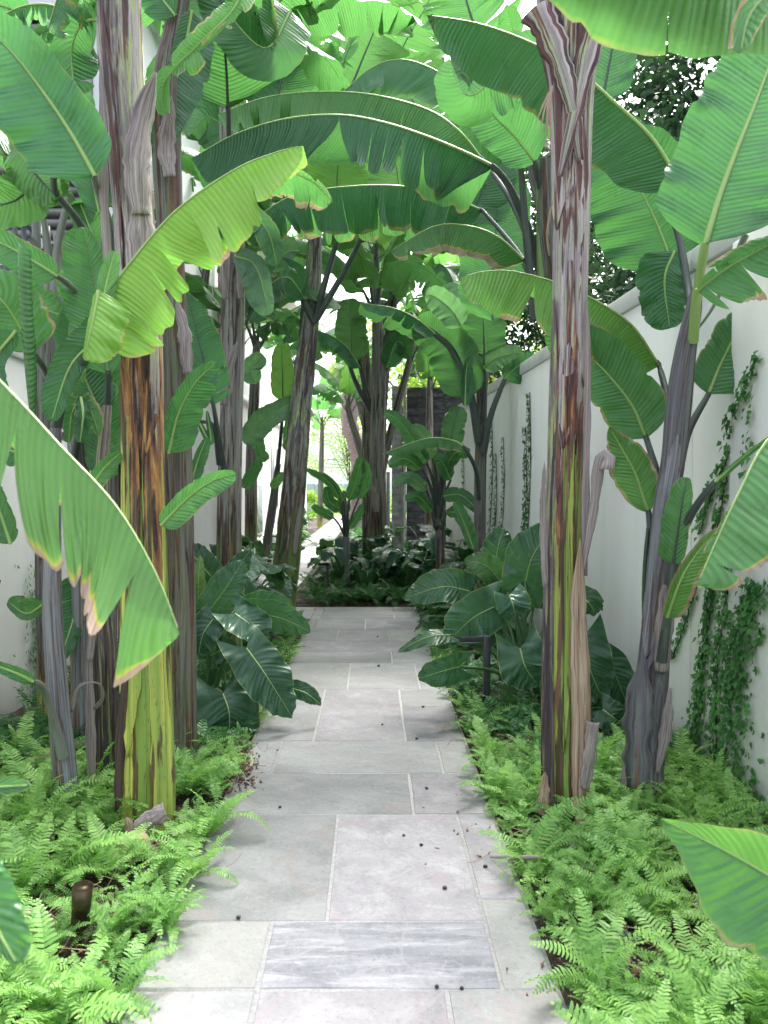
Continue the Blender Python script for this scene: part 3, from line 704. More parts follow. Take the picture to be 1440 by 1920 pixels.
# door-height grilles and windows along the facade
for (ya, yb, za, zb) in ((9.2, 10.3, .9, 2.6), (16.5, 18.2, .45, 1.7), (20, 21.2, 1.0, 2.7), (26, 27.3, 1.0, 2.7)):
    fr = MB(); fr.prism([(hx(ya), ya), (hx(ya) + .05, ya), (hx(yb) + .05, yb), (hx(yb), yb)], za, zb); f = fr.part('window', M['cap'], hs)
    p = MB(); p.prism([(hx(ya) + .02, ya + .08), (hx(ya) + .054, ya + .08), (hx(yb) + .054, yb - .08), (hx(yb) + .02, yb - .08)], za + .08, zb - .08)
    V, Fc, U = p.get(); link('pane', mesh_from('pane', V, Fc, U, False, M['glass']), f, loc=(0, 0, 0))
# end-wall: upper window with louvres, lower window with panes
w = MB(); w.box((-4.25, 7.90, 3.9), (-2.98, 8.0, 6.4)); f = w.part('window', M['louvre'], hs)
for i in range(22):
    s = MB(); z = 3.98 + i * .108; s.add(*[np.array([(-4.15, 7.90, z), (-3.08, 7.90, z), (-3.08, 7.86, z - .03), (-4.15, 7.86, z - .03), (-4.15, 7.90, z + .07), (-3.08, 7.90, z + .07), (-3.08, 7.86, z + .03), (-4.15, 7.86, z + .03)]), [(0, 3, 2, 1), (4, 5, 6, 7), (0, 1, 5, 4), (1, 2, 6, 5), (2, 3, 7, 6), (3, 0, 4, 7)]][:2])
    V, Fc, U = s.get(); link('slat', mesh_from('slat', V, Fc, U, False, M['louvre']), f, loc=(0, 0, 0))
for x in (-4.75, -4.2, -3.65):
    w = MB(); w.box((x, 7.93, 2.6), (x + .5, 8.0, 3.8)); f = w.part('window', M['rail'], hs)
    for q in range(3):
        p = MB(); p.box((x + .05, 7.915, 2.66 + q * .38), (x + .45, 7.935, 2.98 + q * .38)); V, Fc, U = p.get(); link('pane', mesh_from('pane', V, Fc, U, False, M['glass']), f, loc=(0, 0, 0))
def pipe(d, z1, label, elbow):
    x = hx(d) + .09; b = empty('drainpipe', (x, d, 0), label, 'drainpipe')
    mb = MB(); pts = [(x, d, z1)]
    if elbow: pts += [(x, d, 4.25), (x + .0, d, 4.1), (x + .07, d - .02, 3.8), (x + .07, d - .02, .1)]
    else: pts += [(x, d, .1)]
    mb.tube(catmull(pts, 24) if False else np.array(pts, float), .05, 12); mb.part('pipe', M['pipe'], b, True)
    for z in (1.2, 3.0, 4.4, 6.0):
        c = MB(); xx = x + (.07 if elbow and z < 3.9 else 0); c.tube(np.array([(xx, d, z), (xx, d, z + .07)]), .062, 12); c.part('bracket', M['pipe'], b, True)
pipe(13.0, 6.9, 'mauve drainpipe with an elbow on the house wall behind the nearer stems', True)
pipe(23.0, 6.9, 'thin mauve drainpipe far down the white house wall', False)

# black slate wall at the end of the right-hand bed
sl = empty('slate_wall', P(800, 1000, 15.2) * [1, 1, 0], 'black split slate water wall with grey end strips behind the plants', 'wall')
x0, x1 = P(735, 0, 15.2)[0], P(905, 0, 15.2)[0]; rs = np.random.default_rng(5)
def slate_face(a, b, d0, d1, z1, mat, name, amp):
    nx, nz = int((b - a) / .05) + 2, int(z1 / .045); xs, zs = np.meshgrid(np.linspace(a, b, nx), np.linspace(-.1, z1, nz), indexing='ij')
    ys = d0 - amp * rs.random((nx, nz)) * (1 + np.sin(zs * 40))
    V = np.stack([xs, ys, zs], -1).reshape(-1, 3); mb = MB(); mb.add(V, grid_faces(nx, nz)); mb.box((a, d0 + .001, -.1), (b, d1, z1)); mb.part(name, M[mat], sl)
slate_face(x0 + .30, x1, 15.2, 15.6, 3.52, 'slate', 'slate_panel', .035)
slate_face(x0, x0 + .20, 15.17, 15.6, 3.54, 'slate_light', 'edge_strip', .03)
slate_face(x0 + .23, x0 + .28, 15.12, 15.5, 3.54, 'slate_light', 'edge_strip', .02)
for i in range(2):
    c = MB(); xx = P((728, 757)[i], 0, 14.4)[0]; c.tube(np.array([(xx, 14.4, 0), (xx, 14.4, P(0, 885, 14.4)[2])]), .035, 8)
    V, Fc, U = c.get(); o = root_mesh('stone_post', V, Fc, (xx, 14.4, 0), M['slate_light'], U, True)
    tag(o, ('slim pale stone post left of the black slate wall', 'slim pale stone post in front of the black slate wall')[i], 'post')

# far end: pale screen wall, gate
fw = empty('far_garden_wall', (-1, 52, 0), 'pale washed out garden wall and gate beyond the lawn', 'wall')
mb = MB(); mb.box((-14, 52, 0), (12, 52.3, 3.0)); mb.part('wall', M['far_wall'], fw)
for i in range(9):
    mb = MB(); x = -6.4 + i * .62; mb.box((x, 51.85, .9), (x + .5, 51.96, 1.9)); mb.part('panel', M['glass'], fw)
mb = MB(); mb.box((-14, 51.7, 3.0), (12, 52.4, 3.15)); mb.part('coping', M['cap'], fw)
fh = empty('far_house', (0, 75, 0), 'pale far house showing through the gap above the lawn', 'house')
mb = MB(); mb.box((-16, 75, 0), (-1.4, 85, 7)); mb.part('wall', M['far_wall'], fh)
mb = MB(); V = [(-16.5, 74.5, 7.01), (-.9, 74.5, 7.01), (-.9, 85.5, 7.01), (-16.5, 85.5, 7.01), (-16.5, 80, 10), (-.9, 80, 10)]
mb2 = bpy.data.meshes.new('roof'); mb2.from_pydata(V, [], [(0, 1, 5, 4), (2, 3, 4, 5), (0, 4, 3), (1, 2, 5), (0, 3, 2, 1)]); mb2.materials.append(M['cap']); link('roof', mb2, fh)
for i in range(5):
    mb = MB(); x = -14 + i * 2.6; mb.box((x, 74.9, 1), (x + 1.3, 74.99, 3)); mb.part('window', M['glass'], fh)

# ------------------------------------------------------------------ background trees and hedges
def leaf_cloud(name, centres, rad, n, size, mat, parent, seed=0, squash=(1, 1, 1), droop=.3, narrow=.5):
    r = np.random.default_rng(seed); cs = np.asarray(centres, float); i = r.integers(0, len(cs), n)
    u = nrm(r.normal(size=(n, 3))) * (r.random((n, 1)) ** .45); pos = cs[i] + u * rad * np.array(squash)
    ax = nrm(r.normal(size=(n, 3)) * [1, 1, .6] + [0, 0, -droop]); bx = nrm(np.cross(ax, r.normal(size=(n, 3)))); s = size * r.uniform(.6, 1.3, (n, 1))
    q = np.stack([pos, pos + ax * s * .45 + bx * s * narrow * .5, pos + ax * s, pos + ax * s * .45 - bx * s * narrow * .5], 1)
    f = np.arange(n * 4).reshape(-1, 4)
    o = link(name, mesh_from(name, q.reshape(-1, 3), f, None, False, M[mat]), parent); o['kind'] = 'stuff'; return o
def tree(base, hgt, clumps, rad, n, size, mat, label, seed, trunk_r=.1, bark='bark_dark', cat='tree', squash=(1, 1, .8), narrow=.5, droop=.4, branches=8):
    r = random.Random(seed); b = np.array([base[0], base[1], 0.0]); root = empty('tree' if cat == 'tree' else 'shrub', b, label, cat)
    cl = np.array(clumps, float); top = b + [0, 0, hgt]
    mb = MB(); mb.tube(catmull([b, b + [.1, .05, hgt * .4], top], 12), np.linspace(trunk_r, trunk_r * .4, 12), 8); mb.part('trunk', M[bark], root, True)
    mb = MB()
    for c in cl[:branches * 3]:
        a = b + [0, 0, hgt * r.uniform(.35, .95)]
        m = (a + c) / 2 + [0, 0, r.uniform(-.1, .35)]
        mb.tube(catmull([a, m, c], 8), np.linspace(trunk_r * .35, trunk_r * .06, 8), 5)
    o = mb.part('limbs', M[bark], root, True); o['kind'] = 'stuff'
    leaf_cloud('crown', cl, rad, n, size, mat, root, seed, squash, droop, narrow)
    return root
def clumps(x0, x1, y0, y1, z0, z1, n, seed):
    r = np.random.default_rng(seed); return np.stack([r.uniform(x0, x1, n), r.uniform(y0, y1, n), r.uniform(z0, z1, n)], 1)
tree((3.3, 6.4), 4.6, clumps(2.0, 4.8, 5.4, 7.6, 2.5, 6.4, 110, 1), .42, 42000, .085, 'hedge', 'dense dark evergreen tree hanging over the right garden wall', 11, .11)
tree((2.7, 10.2), 4.2, clumps(1.6, 4.4, 9, 12, 2.3, 5.6, 80, 2), .5, 26000, .10, 'hedge', 'dark evergreen tree behind the far half of the right wall', 12, .11)
tree((5.5, 4.6), 5.4, clumps(3.2, 7.6, 3.4, 8.0, 2.8, 7.4, 90, 6), .6, 30000, .12, 'hedge', 'dark evergreen tree further back at the upper right', 13, .14)
tree((2.6, 19), 5.5, clumps(.4, 5.5, 17, 21, 2.6, 6.2, 50, 3), .6, 8000, .14, 'bush', 'sunlit yellow green tree above the black slate wall', 14, .12)
tree((.6, 30), 6.0, clumps(-1.6, 4.5, 27, 33, 3.2, 8, 55, 4), .9, 6500, .2, 'bush', 'bright green tree in the far middle behind the banana crowns', 15, .16)
tree((-1.8, 38), 5.5, clumps(-3.6, -.6, 36, 40, 2.6, 7.4, 40, 5), .7, 8000, .12, 'airy', 'thin airy tree with pale leaves at the end of the path', 16, .06, squash=(1, 1, 1), branches=14)
def shrub(c, w, h, n, size, mat, label, seed, narrow=.5, dp=.6):
    return tree((c[0], c[1]), h * .5, clumps(c[0] - w, c[0] + w, c[1] - dp, c[1] + dp, .15, h, 16, seed), max(.16, w * .28), n, size, mat, label, seed, .03, cat='shrub', branches=4, narrow=narrow)
shrub((-2.9, 40.5), 1.2, 1.6, 2600, .13, 'bush', 'low yellow green shrub left of the path end', 31)
shrub((-1.0, 39.5), 1.0, 1.7, 2600, .13, 'bush', 'yellow green shrub right of the path end', 32)
shrub((-1.15, 30), .55, 1.2, 2200, .13, 'fern_dark', 'mid green bush along the right edge of the far path', 33)
shrub((-2.75, 22), .45, .95, 2000, .16, 'lily', 'dark green bush along the left edge of the far path', 34, .2)
shrub((-.4, 44), 1.4, 1.4, 2000, .16, 'bush', 'bright clipped shrub by the lawn', 35)
# mauve flowering shrub and pink barked palm stem
ps = empty('palm_tree', (P(665, 900, 26)[0], 26, 0), 'stout pinkish rough barked palm stem behind the central stems', 'palm tree')
q = np.array([np.r_[P(668, 985, 26)], np.r_[P(672, 860, 26)], np.r_[P(655, 790, 26)], np.r_[P(662, 700, 26)]]); q[0, 2] = 0
mb = MB(); rr = np.linspace(.24, .30, 30) * (1 + .12 * np.sin(np.arange(30) * 2.4)); mb.tube(catmull(q, 30), rr, 14); mb.part('trunk', M['bark'], ps, True)
top = q[-1]
for i in range(9): gen_leaf(ps, top, i * 2.4, 1.5, .22, 60, 110, .3, tears=34, rag=1.0, ns=4, fold=-30, name='frond') if False else None
leaf_cloud('crown', [top + [0, 0, .2]], .8, 900, .5, 'airy', ps, 5, (1, 1, .5), .6, .12)

# ------------------------------------------------------------------ near banana plants
def plant(px, py, d, label, group=None):
    b = P(px, py, d); return empty('banana_plant', (b[0], b[1], 0), label, 'banana plant', group)
BRI = (.45, .62, .75)   # sunlit yellow green leaf: brown rim, yellow, light

# A: big yellow-green stem on the left
A = plant(275, 1540, 3.5, 'thick yellow green banana stem with scorched brown patches at the left of the path')
trunk(A, [(275, 1565, 3.5, 56), (277, 1350, 3.5, 49), (272, 1100, 3.5, 44), (268, 850, 3.5, 38), (262, 600, 3.5, 37), (246, 330, 3.5, 34), (228, 100, 3.5, 38), (222, -120, 3.5, 40)], 'tA', 1, 36)
sheaths(A, [(0, .42, -95, -50, 8, 'dry_dark'), (0, .55, 25, 80, -6, 'tA'), (.1, .60, -50, 5, 10, 'tA'), (.42, .78, -30, 60, 25, 'tA'), (.55, .92, -100, -25, 30, 'tK'), (.60, 1, 0, 95, -20, 'tA')], 1)
flap(A, [(226, 1560, 3.40), (226, 1400, 3.38), (238, 1240, 3.38)], 12, seed=2, cup=60, mat='dry_dark')
flap(A, [(262, 400, 3.36), (255, 300, 3.33), (270, 200, 3.33), (292, 135, 3.3)], 26, seed=3, cup=70, twist=20)
flap(A, [(205, 520, 3.42), (196, 380, 3.4), (194, 250, 3.4), (188, 110, 3.4)], 12, seed=4)
flap(A, [(262, 560, 3.38), (248, 640, 3.3), (238, 660, 3.28)], 9, seed=5)
flap(A, [(268, 620, 3.40), (266, 480, 3.38), (262, 330, 3.38)], 30, seed=6, cup=80)
# leaves of A that reach down from above the frame
PL(A, [(240, 0, 3.5), (170, -60, 3.5), (120, -30, 3.6), (88, 60, 3.7)], (95, 60), (20, -120), col=(.6, .05, .55), tears=16, rag=.9, mat='silver')
PL(A, [(215, 40, 3.6), (160, 40, 3.7), (135, 90, 3.8), (140, 175, 3.8)], (60, 45), (10, -30), col=(.4, 0, .25), tears=3)
# A2: mossy grey companion stem
A2 = plant(338, 1430, 4.2, 'mossy grey banana stem directly behind the thick yellow green one')
trunk(A2, [(340, 1440, 4.2, 31), (338, 1100, 4.2, 28), (332, 800, 4.2, 26), (322, 500, 4.2, 24), (310, 200, 4.3, 28), (330, 40, 4.4, 20), (350, -60, 4.4, 14)], 'tA2', 2, 28)
flap(A2, [(318, 330, 4.1), (312, 270, 4.1), (322, 180, 4.05)], 20, seed=8, mat='dry')
flap(A2, [(352, 700, 4.1), (345, 620, 4.1), (330, 560, 4.1)], 16, seed=9)
# its leaves: broad underside hanging at the top, curled one
PL(A2, [(428, 205, 4.7), (424, 120, 4.6), (415, 20, 4.5), (400, -80, 4.5)], (118, 105), (12, 12), pet=[(436, 430, 5.2), (430, 300, 4.9)], col=(.3, .08, .28), tears=2, rag=.2, rib='petiole')
PL(A2, [(360, 20, 4.3), (340, 120, 4.3), (310, 200, 4.25), (282, 285, 4.2)], (60, 22), (20, 20), col=(.2, 0, .3), tears=0)
PL(A2, [(470, -50, 4.2), (435, 20, 4.1), (370, 85, 4.0), (310, 150, 3.95), (303, 215, 3.95)], (46, 30), (55, 30), col=(.7, .25, .65), tears=7, rag=.9)
PL(A2, [(330, 30, 4.3), (275, -30, 4.3), (210, -40, 4.3)], (40, 40), (20, 20), col=(.2, 0, .4))
PL(A2, [(545, 20, 4.6), (500, 90, 4.5), (440, 40, 4.5), (400, -30, 4.5)], (60, 60), (30, 30), col=(.2, .1, .3))
# suckers on A
PL(A, [(302, 985, 3.38), (350, 935, 3.35), (398, 902, 3.32), (443, 888, 3.3)], (20, 33), (25, 10), col=(.3, .12, .55))
PL(A2, [(316, 850, 4.0), (335, 775, 3.95), (368, 715, 3.9), (406, 680, 3.9)], (22, 44), (10, 10), col=(.2, 0, .42))

# sunlit leaf arching in front of the big stem
B0 = plant(118, 1520, 3.65, 'slender silver grey banana stem at the far left, forked near the fern bed')
trunk(B0, [(128, 1535, 3.6, 24), (108, 1300, 3.6, 20), (96, 1120, 3.6, 18), (100, 940, 3.6, 14), (105, 800, 3.6, 10)], 'tB', 3, 24)
PL(B0, [(62, 1278, 3.3), (30, 1262, 3.25), (-30, 1240, 3.2)], (13, 13), (10, 20), pet=[(118, 1420, 3.55), (98, 1340, 3.5), (80, 1290, 3.4)], col=(.2, .1, .5), petm='petiole_grey')
PL(B0, [(178, 640, 3.15), (200, 560, 3.12), (245, 492, 3.1), (330, 395, 3.05), (440, 318, 3.0), (520, 285, 2.97), (568, 273, 2.95)], (95, 128), (-140, 18), pet=[(105, 800, 3.6), (120, 740, 3.5), (150, 690, 3.3)], col=(.6, .6, .98), cutsR=[.10, .17, .33, .40, .56, .63, .80], cutsL=[.2, .45, .7], pinch=.05, rag=.6, ribr=.008, droop=.12, n=70, fwd=-.05)
PL(B0, [(455, 345, 3.1), (520, 318, 3.12), (585, 340, 3.12), (624, 380, 3.12)], (14, 62), (20, -20), col=(.9, .12, .45), tears=4, rag=.6)
PL(B0, [(205, 620, 3.1), (195, 560, 3.1), (215, 470, 3.12)], (18, 22), (20, 20), col=(.1, .2, .6))
PL(B0, [(185, 545, 3.05), (170, 620, 3.0), (158, 675, 3.0)], (62, 8), (20, 10), col=(.3, .6, .9), tears=0)
PL(B0, [(214, 590, 3.3), (175, 640, 3.28), (130, 690, 3.25), (96, 790, 3.25)], (24, 36), (20, 0), col=(.1, 0, .38))
# C, D, E: darker stems between wall and big stem
Cc = plant(200, 1480, 3.9, 'blue black banana stem with a hanging dry ribbon left of the thick stem')
trunk(Cc, [(203, 1490, 3.9, 24), (196, 1250, 3.9, 22), (188, 1080, 3.9, 18), (190, 900, 3.9, 14), (200, 760, 4.0, 9)], 'tC', 4, 24)
flap(Cc, [(168, 1240, 3.7), (176, 1150, 3.72), (182, 1075, 3.74)], 10, seed=11)
flap(Cc, [(176, 1330, 3.72), (192, 1310, 3.66), (188, 1284, 3.62), (165, 1280, 3.6), (145, 1292, 3.6), (134, 1335, 3.62)], 9, seed=12, cup=30, prof=lambda t: .7 + .3 * np.sin(t * 9))
flap(Cc, [(172, 1480, 3.72), (170, 1380, 3.72), (166, 1200, 3.75)], 12, seed=13)
PL(Cc, [(200, 900, 4.2), (196, 780, 4.2), (186, 620, 4.2)], (38, 38), col=(.15, .05, .33), rib='petiole', pet=[(190, 1020, 3.95), (198, 950, 4.1)])
PL(Cc, [(160, 930, 3.5), (192, 882, 3.45), (226, 848, 3.4)], (16, 20), (20, 20), col=(.4, .15, .55))
Dd = plant(150, 1370, 5.0, 'short brown and green banana stem close to the left wall')
trunk(Dd, [(150, 1385, 4.7, 17), (148, 1250, 4.7, 16), (142, 1120, 4.7, 14), (140, 980, 4.7, 10)], 'tD', 5, 20)
PL(Dd, [(150, 1080, 4.5), (140, 1150, 4.4), (112, 1240, 4.3)], (22, 38), col=(.3, 0, .38))
PL(Dd, [(85, 1130, 4.3), (50, 1150, 4.3), (15, 1128, 4.3)], (14, 30), (20, 20), col=(.3, .1, .42))
Ee = plant(140, 1330, 4.4, 'twisted weathered grey banana stump with small drooping leaves at its top')
trunk(Ee, [(150, 1400, 4.5, 15), (150, 1100, 4.4, 16), (152, 940, 4.3, 19), (142, 820, 4.25, 16), (133, 770, 4.2, 10)], 'tB', 6, 22, rough=.12)
PL(Ee, [(150, 745, 3.9), (170, 770, 3.85), (186, 815, 3.85)], (22, 14), (30, 30), col=(.9, .1, .5), tears=2)
PL(Ee, [(150, 745, 3.9), (135, 775, 3.85), (128, 830, 3.85)], (14, 22), (30, 30), col=(.9, .1, .45), tears=2)
PL(Ee, [(152, 745, 3.85), (156, 780, 3.8), (150, 830, 3.8)], (16, 16), (-20, -20), col=(.6, 0, .4), pet=[(140, 860, 4.2), (148, 800, 4.0)])
PL(Ee, [(158, 650, 3.8), (153, 680, 3.75), (156, 718, 3.75)], (9, 9), (50, 50), col=(.4, .4, .55))

# left wall group
Lw = plant(75, 1350, 4.3, 'leafy banana plant against the left wall below the railing')
trunk(Lw, [(95, 1370, 4.9, 22), (88, 1000, 4.8, 22), (85, 720, 4.8, 20), (86, 540, 4.8, 20), (90, 470, 4.8, 14)], 'tM', 7, 24)
PL(Lw, [(203, 700, 4.0), (182, 560, 4.0), (168, 480, 3.98), (152, 425, 3.95)], (62, 32), (8, 8), col=(.25, .12, .50), rib='petiole_green', pet=[(110, 820, 4.7), (190, 790, 4.2)])
PL(Lw, [(190, 780, 4.15), (150, 680, 4.15), (125, 560, 4.15)], (40, 50), (8, 8), col=(.25, .05, .38), rib='petiole_green')
PL(Lw, [(108, 518, 3.5), (60, 488, 3.45), (0, 455, 3.4), (-60, 440, 3.4)], (36, 26), (15, 15), col=(.3, .1, .55), pet=[(200, 640, 4.6), (150, 560, 4.1), (125, 530, 3.7)], petm='petiole_grey')
PL(Lw, [(60, 660, 3.4), (32, 605, 3.35), (0, 560, 3.3), (-40, 540, 3.3)], (45, 62), (15, 15), col=(.5, .15, .52), pet=[(110, 800, 4.6), (90, 710, 3.8)])
PL(Lw, [(20, 560, 3.6), (70, 575, 3.6), (112, 590, 3.6)], (40, 45), (10, 10), col=(.3, .1, .45))
PL(Lw, [(30, 620, 3.2), (-10, 680, 3.2), (10, 770, 3.2)], (20, 26), (10, 10), col=(.1, 0, .3))
PL(Lw, [(52, 860, 3.5), (20, 845, 3.5), (-30, 850, 3.5)], (30, 20), (10, 30), col=(.4, .1, .45))
PL(Lw, [(20, 1020, 3.6), (0, 960, 3.6), (-20, 900, 3.6)], (30, 24), (10, 30), col=(.2, .1, .4))
for (a, b, c) in ((70, 350, 58), (88, 420, 84), (108, 380, 98), (60, 455, 74)):
    mb = MB(); mb.tube(catmull([P(b and c + 4, 560, 4.75), P((a + c) / 2 + 4, 470, 4.75), P(a + (20 if a > 100 else -6), b - 10, 4.7)], 10), np.linspace(.035, .018, 10), 8); V, Fc, U = mb.get()
    link('petiole', mesh_from('petiole', V, Fc, U, True, M['petiole_grey']), Lw)
# rolled new leaf
q = catmull([np.r_[P(62, 790, 3.2), .011], np.r_[P(58, 700, 3.2), .024], np.r_[P(50, 580, 3.2), .028], np.r_[P(47, 500, 3.2), .029], np.r_[P(47, 462, 3.2), .026]], 30)
th = np.linspace(0, 2 * pi * 1.25, 26); R = q[:, 3:4] * (1 - .14 * th[None] / (2 * pi)); tw = np.linspace(0, 1.5, 30)[:, None]
V = np.stack([q[:, 0:1] + R * np.cos(th + tw), q[:, 1:2] + R * np.sin(th + tw), q[:, 2:3] + 0 * th[None] + .02 * np.sin(th)], -1).reshape(-1, 3)
U = np.stack(np.broadcast_arrays(th[None] / 9.0, np.linspace(0, .7, 30)[:, None]), -1).reshape(-1, 2)
o = link('rolled_leaf', mesh_from('rolled_leaf', V, grid_faces(30, 26), U, True, M['banana']), Lw, color=(0, .18, .5)); o['label'] = 'pale green new leaf still rolled into an upright tube'
mb = MB(); mb.tube(catmull([P(105, 1000, 3.8), P(80, 900, 3.4), P(62, 780, 3.2)], 12), .011, 8); V, Fc, U = mb.get(); link('petiole', mesh_from('petiole', V, Fc, U, True, M['petiole_green']), o, loc=(0, 0, 0))

# upper left
Ul = plant(195, 1400, 4.5, 'tall banana plant whose broad leaves fill the upper left corner')
trunk(Ul, [(196, 1420, 4.6, 16), (206, 1000, 4.6, 18), (208, 700, 4.6, 18), (206, 540, 4.6, 18), (204, 430, 4.6, 12)], 'tM', 8, 22)
PL(Ul, [(178, 330, 3.3), (130, 245, 3.25), (75, 165, 3.2), (20, 95, 3.15), (-60, 20, 3.1)], (104, 66), (12, 6), pet=[(208, 480, 4.5), (205, 420, 4.0), (180, 350, 3.4)], petm='petiole_grey', col=(.2, .02, .62), ribr=.011, droop=.1)
PL(Ul, [(120, 300, 3.7), (70, 265, 3.55), (10, 225, 3.5), (-60, 190, 3.5)], (55, 42), (60, 20), pet=[(205, 520, 4.5), (150, 420, 4.1), (100, 350, 3.8)], col=(.7, .05, .62), tears=6, rag=.8, mat='silver')
PL(Ul, [(55, 300, 3.9), (60, 340, 3.9), (30, 375, 3.9), (-30, 390, 3.9)], (50, 50), (10, 10), col=(.2, .25, .55), petm='petiole', rib='petiole')
PL(Ul, [(32, 270, 3.85), (70, 330, 3.85), (110, 372, 3.85)], (34, 44), (10, 10), col=(.2, .2, .5), rib='petiole')
PL(Ul, [(186, 400, 4.5), (170, 320, 4.5), (158, 250, 4.5), (150, 160, 4.5)], (30, 34), (20, 20), col=(.2, 0, .42))
PL(Ul, [(120, 330, 4.3), (150, 250, 4.3), (100, 170, 4.3), (50, 120, 4.4)], (40, 40), (20, 20), col=(.2, 0, .45))
PL(Ul, [(190, 520, 4.4), (160, 500, 4.3), (120, 560, 4.3)], (30, 30), (10, 10), col=(.2, .3, .5))
PL(Ul, [(150, 60, 4.4), (110, 15, 4.3), (50, 10, 4.3), (-20, 40, 4.3)], (75, 30), (-10, -150), col=(.2, 0, .62), tears=24, rag=1.3, mat='silver')
PL(Ul, [(160, 80, 4.6), (100, 60, 4.6), (30, 70, 4.6), (-40, 90, 4.6)], (70, 30), (-10, -150), col=(.2, .1, .45), tears=24, rag=1.2)
PL(Ul, [(60, 30, 4.8), (0, 10, 4.8), (-60, 0, 4.8)], (60, 60), (10, 10), col=(.1, .02, .62))
PL(Ul, [(80, 110, 4.9), (0, 150, 4.9), (-60, 170, 4.9)], (40, 40), (10, 10), col=(.1, .02, .42))
PL(Ul, [(215, 470, 4.5), (245, 390, 4.5), (190, 330, 4.6)], (30, 30), (10, 10), col=(.1, .2, .42))
PL(Ul, [(186, 470, 4.6), (150, 380, 4.6), (165, 420, 4.6)], (30, 30), (10, 10), col=(.1, .2, .42))

# foreground leaf, lower left
Fg = plant(-420, 1700, 1.9, 'banana plant just outside the left edge with one big torn leaf hanging into view')
trunk(Fg, [(-520, 2500, 1.9, 110), (-520, 1500, 1.9, 100), (-500, 700, 1.9, 90), (-420, 200, 1.9, 60)], 'tA', 9, 24)
PL(Fg, [(-190, 560, 1.62), (-70, 648, 1.55), (30, 745, 1.5), (110, 832, 1.46), (215, 945, 1.42), (290, 1070, 1.38), (337, 1188, 1.35)], (110, 166), (-150, -8),
   pet=[(-420, 300, 1.9), (-330, 420, 1.75)], petm='petiole_green', col=(.82, .34, .72), cutsR=[.20, .43, .58, .71, .84], cutsL=[.3, .6], pinch=.3, rag=.35, ribr=.0042, droop=.0, n=90, ns=10, wave=.02, fwd=.88, prof=lambda t: np.clip(t / .1, 0, 1) ** .5 * (1 - np.clip((t - .8) / .2, 0, 1) ** 2 * .85))
PL(Fg, [(-110, 1490, 1.7), (-30, 1478, 1.6), (56, 1472, 1.55)], (20, 18), (10, 10), col=(.3, .1, .45))
PL(Fg, [(-90, 1560, 1.25), (-40, 1680, 1.22), (32, 1808, 1.2)], (60, 20), (10, 10), col=(.35, .15, .6))

# K: scorched stem on the right
K = plant(1060, 1530, 3.5, 'tall banana stem with purple and rust scorch marks right of the path')
trunk(K, [(1062, 1555, 3.5, 42), (1056, 1350, 3.5, 38), (1056, 1100, 3.5, 34), (1060, 850, 3.5, 31), (1066, 600, 3.5, 31), (1070, 350, 3.5, 33), (1070, 180, 3.5, 38), (1068, 60, 3.5, 56), (1062, -60, 3.5, 60)], 'tK', 10, 36, rough=.07)
sheaths(K, [(0, .50, 20, 75, -8, 'tK'), (0, .62, -90, -38, 6, 'tC'), (.1, .66, -40, 15, 12, 'tK'), (.45, .82, -60, 20, 40, 'tK'), (.52, .95, 10, 100, -35, 'tK'), (.7, 1, -110, -10, 30, 'tK')], 2)
flap(K, [(1085, 1540, 3.36), (1090, 1350, 3.34), (1084, 1150, 3.36), (1088, 1010, 3.38)], 20, seed=21, cup=70, mat='straw')
flap(K, [(1095, 1480, 3.34), (1105, 1420, 3.3), (1112, 1355, 3.28)], 15, seed=22, cup=55, prof=lambda t: .9 + .1 * t)
flap(K, [(1085, 1100, 3.4), (1112, 960, 3.36), (1125, 860, 3.34), (1140, 858, 3.32), (1138, 880, 3.3)], 15, seed=23, cup=60, mat='dry', prof=lambda t: .35 + .65 * t)
flap(K, [(1022, 1100, 3.4), (1018, 960, 3.38), (1021, 865, 3.36)], 9, seed=24)
flap(K, [(1018, 1530, 3.36), (1020, 1490, 3.34), (1022, 1448, 3.34)], 14, seed=25, mat='straw')
flap(K, [(1080, 1500, 3.3), (1086, 1550, 3.2), (1078, 1600, 3.1)], 9, seed=26, mat='straw')
flap(K, [(1095, 1080, 3.42), (1098, 900, 3.42), (1102, 700, 3.42), (1100, 540, 3.42)], 10, seed=27)
flap(K, [(1088, 300, 3.38), (1070, 190, 3.36), (1040, 90, 3.36), (1004, 10, 3.38)], 40, seed=28, cup=50, mat='tK', prof=lambda t: .25 + .75 * t)
flap(K, [(1050, 330, 3.38), (1078, 210, 3.36), (1098, 110, 3.36), (1122, 20, 3.36)], 38, seed=29, cup=50, mat='tK', prof=lambda t: .2 + .8 * t)
for i, (x, y) in enumerate(((1012, 255), (1022, 285), (1032, 288), (1002, 240), (1026, 260))):
    flap(K, [(1036, 160, 3.36), ((1036 + x) / 2 - 2, 200, 3.33), (x, y, 3.32)], 5, seed=30 + i, mat='straw', cup=20)
flap(K, [(1030, 480, 3.4), (1026, 440, 3.36), (1030, 405, 3.34), (1038, 372, 3.34)], 3, seed=36, mat='straw')
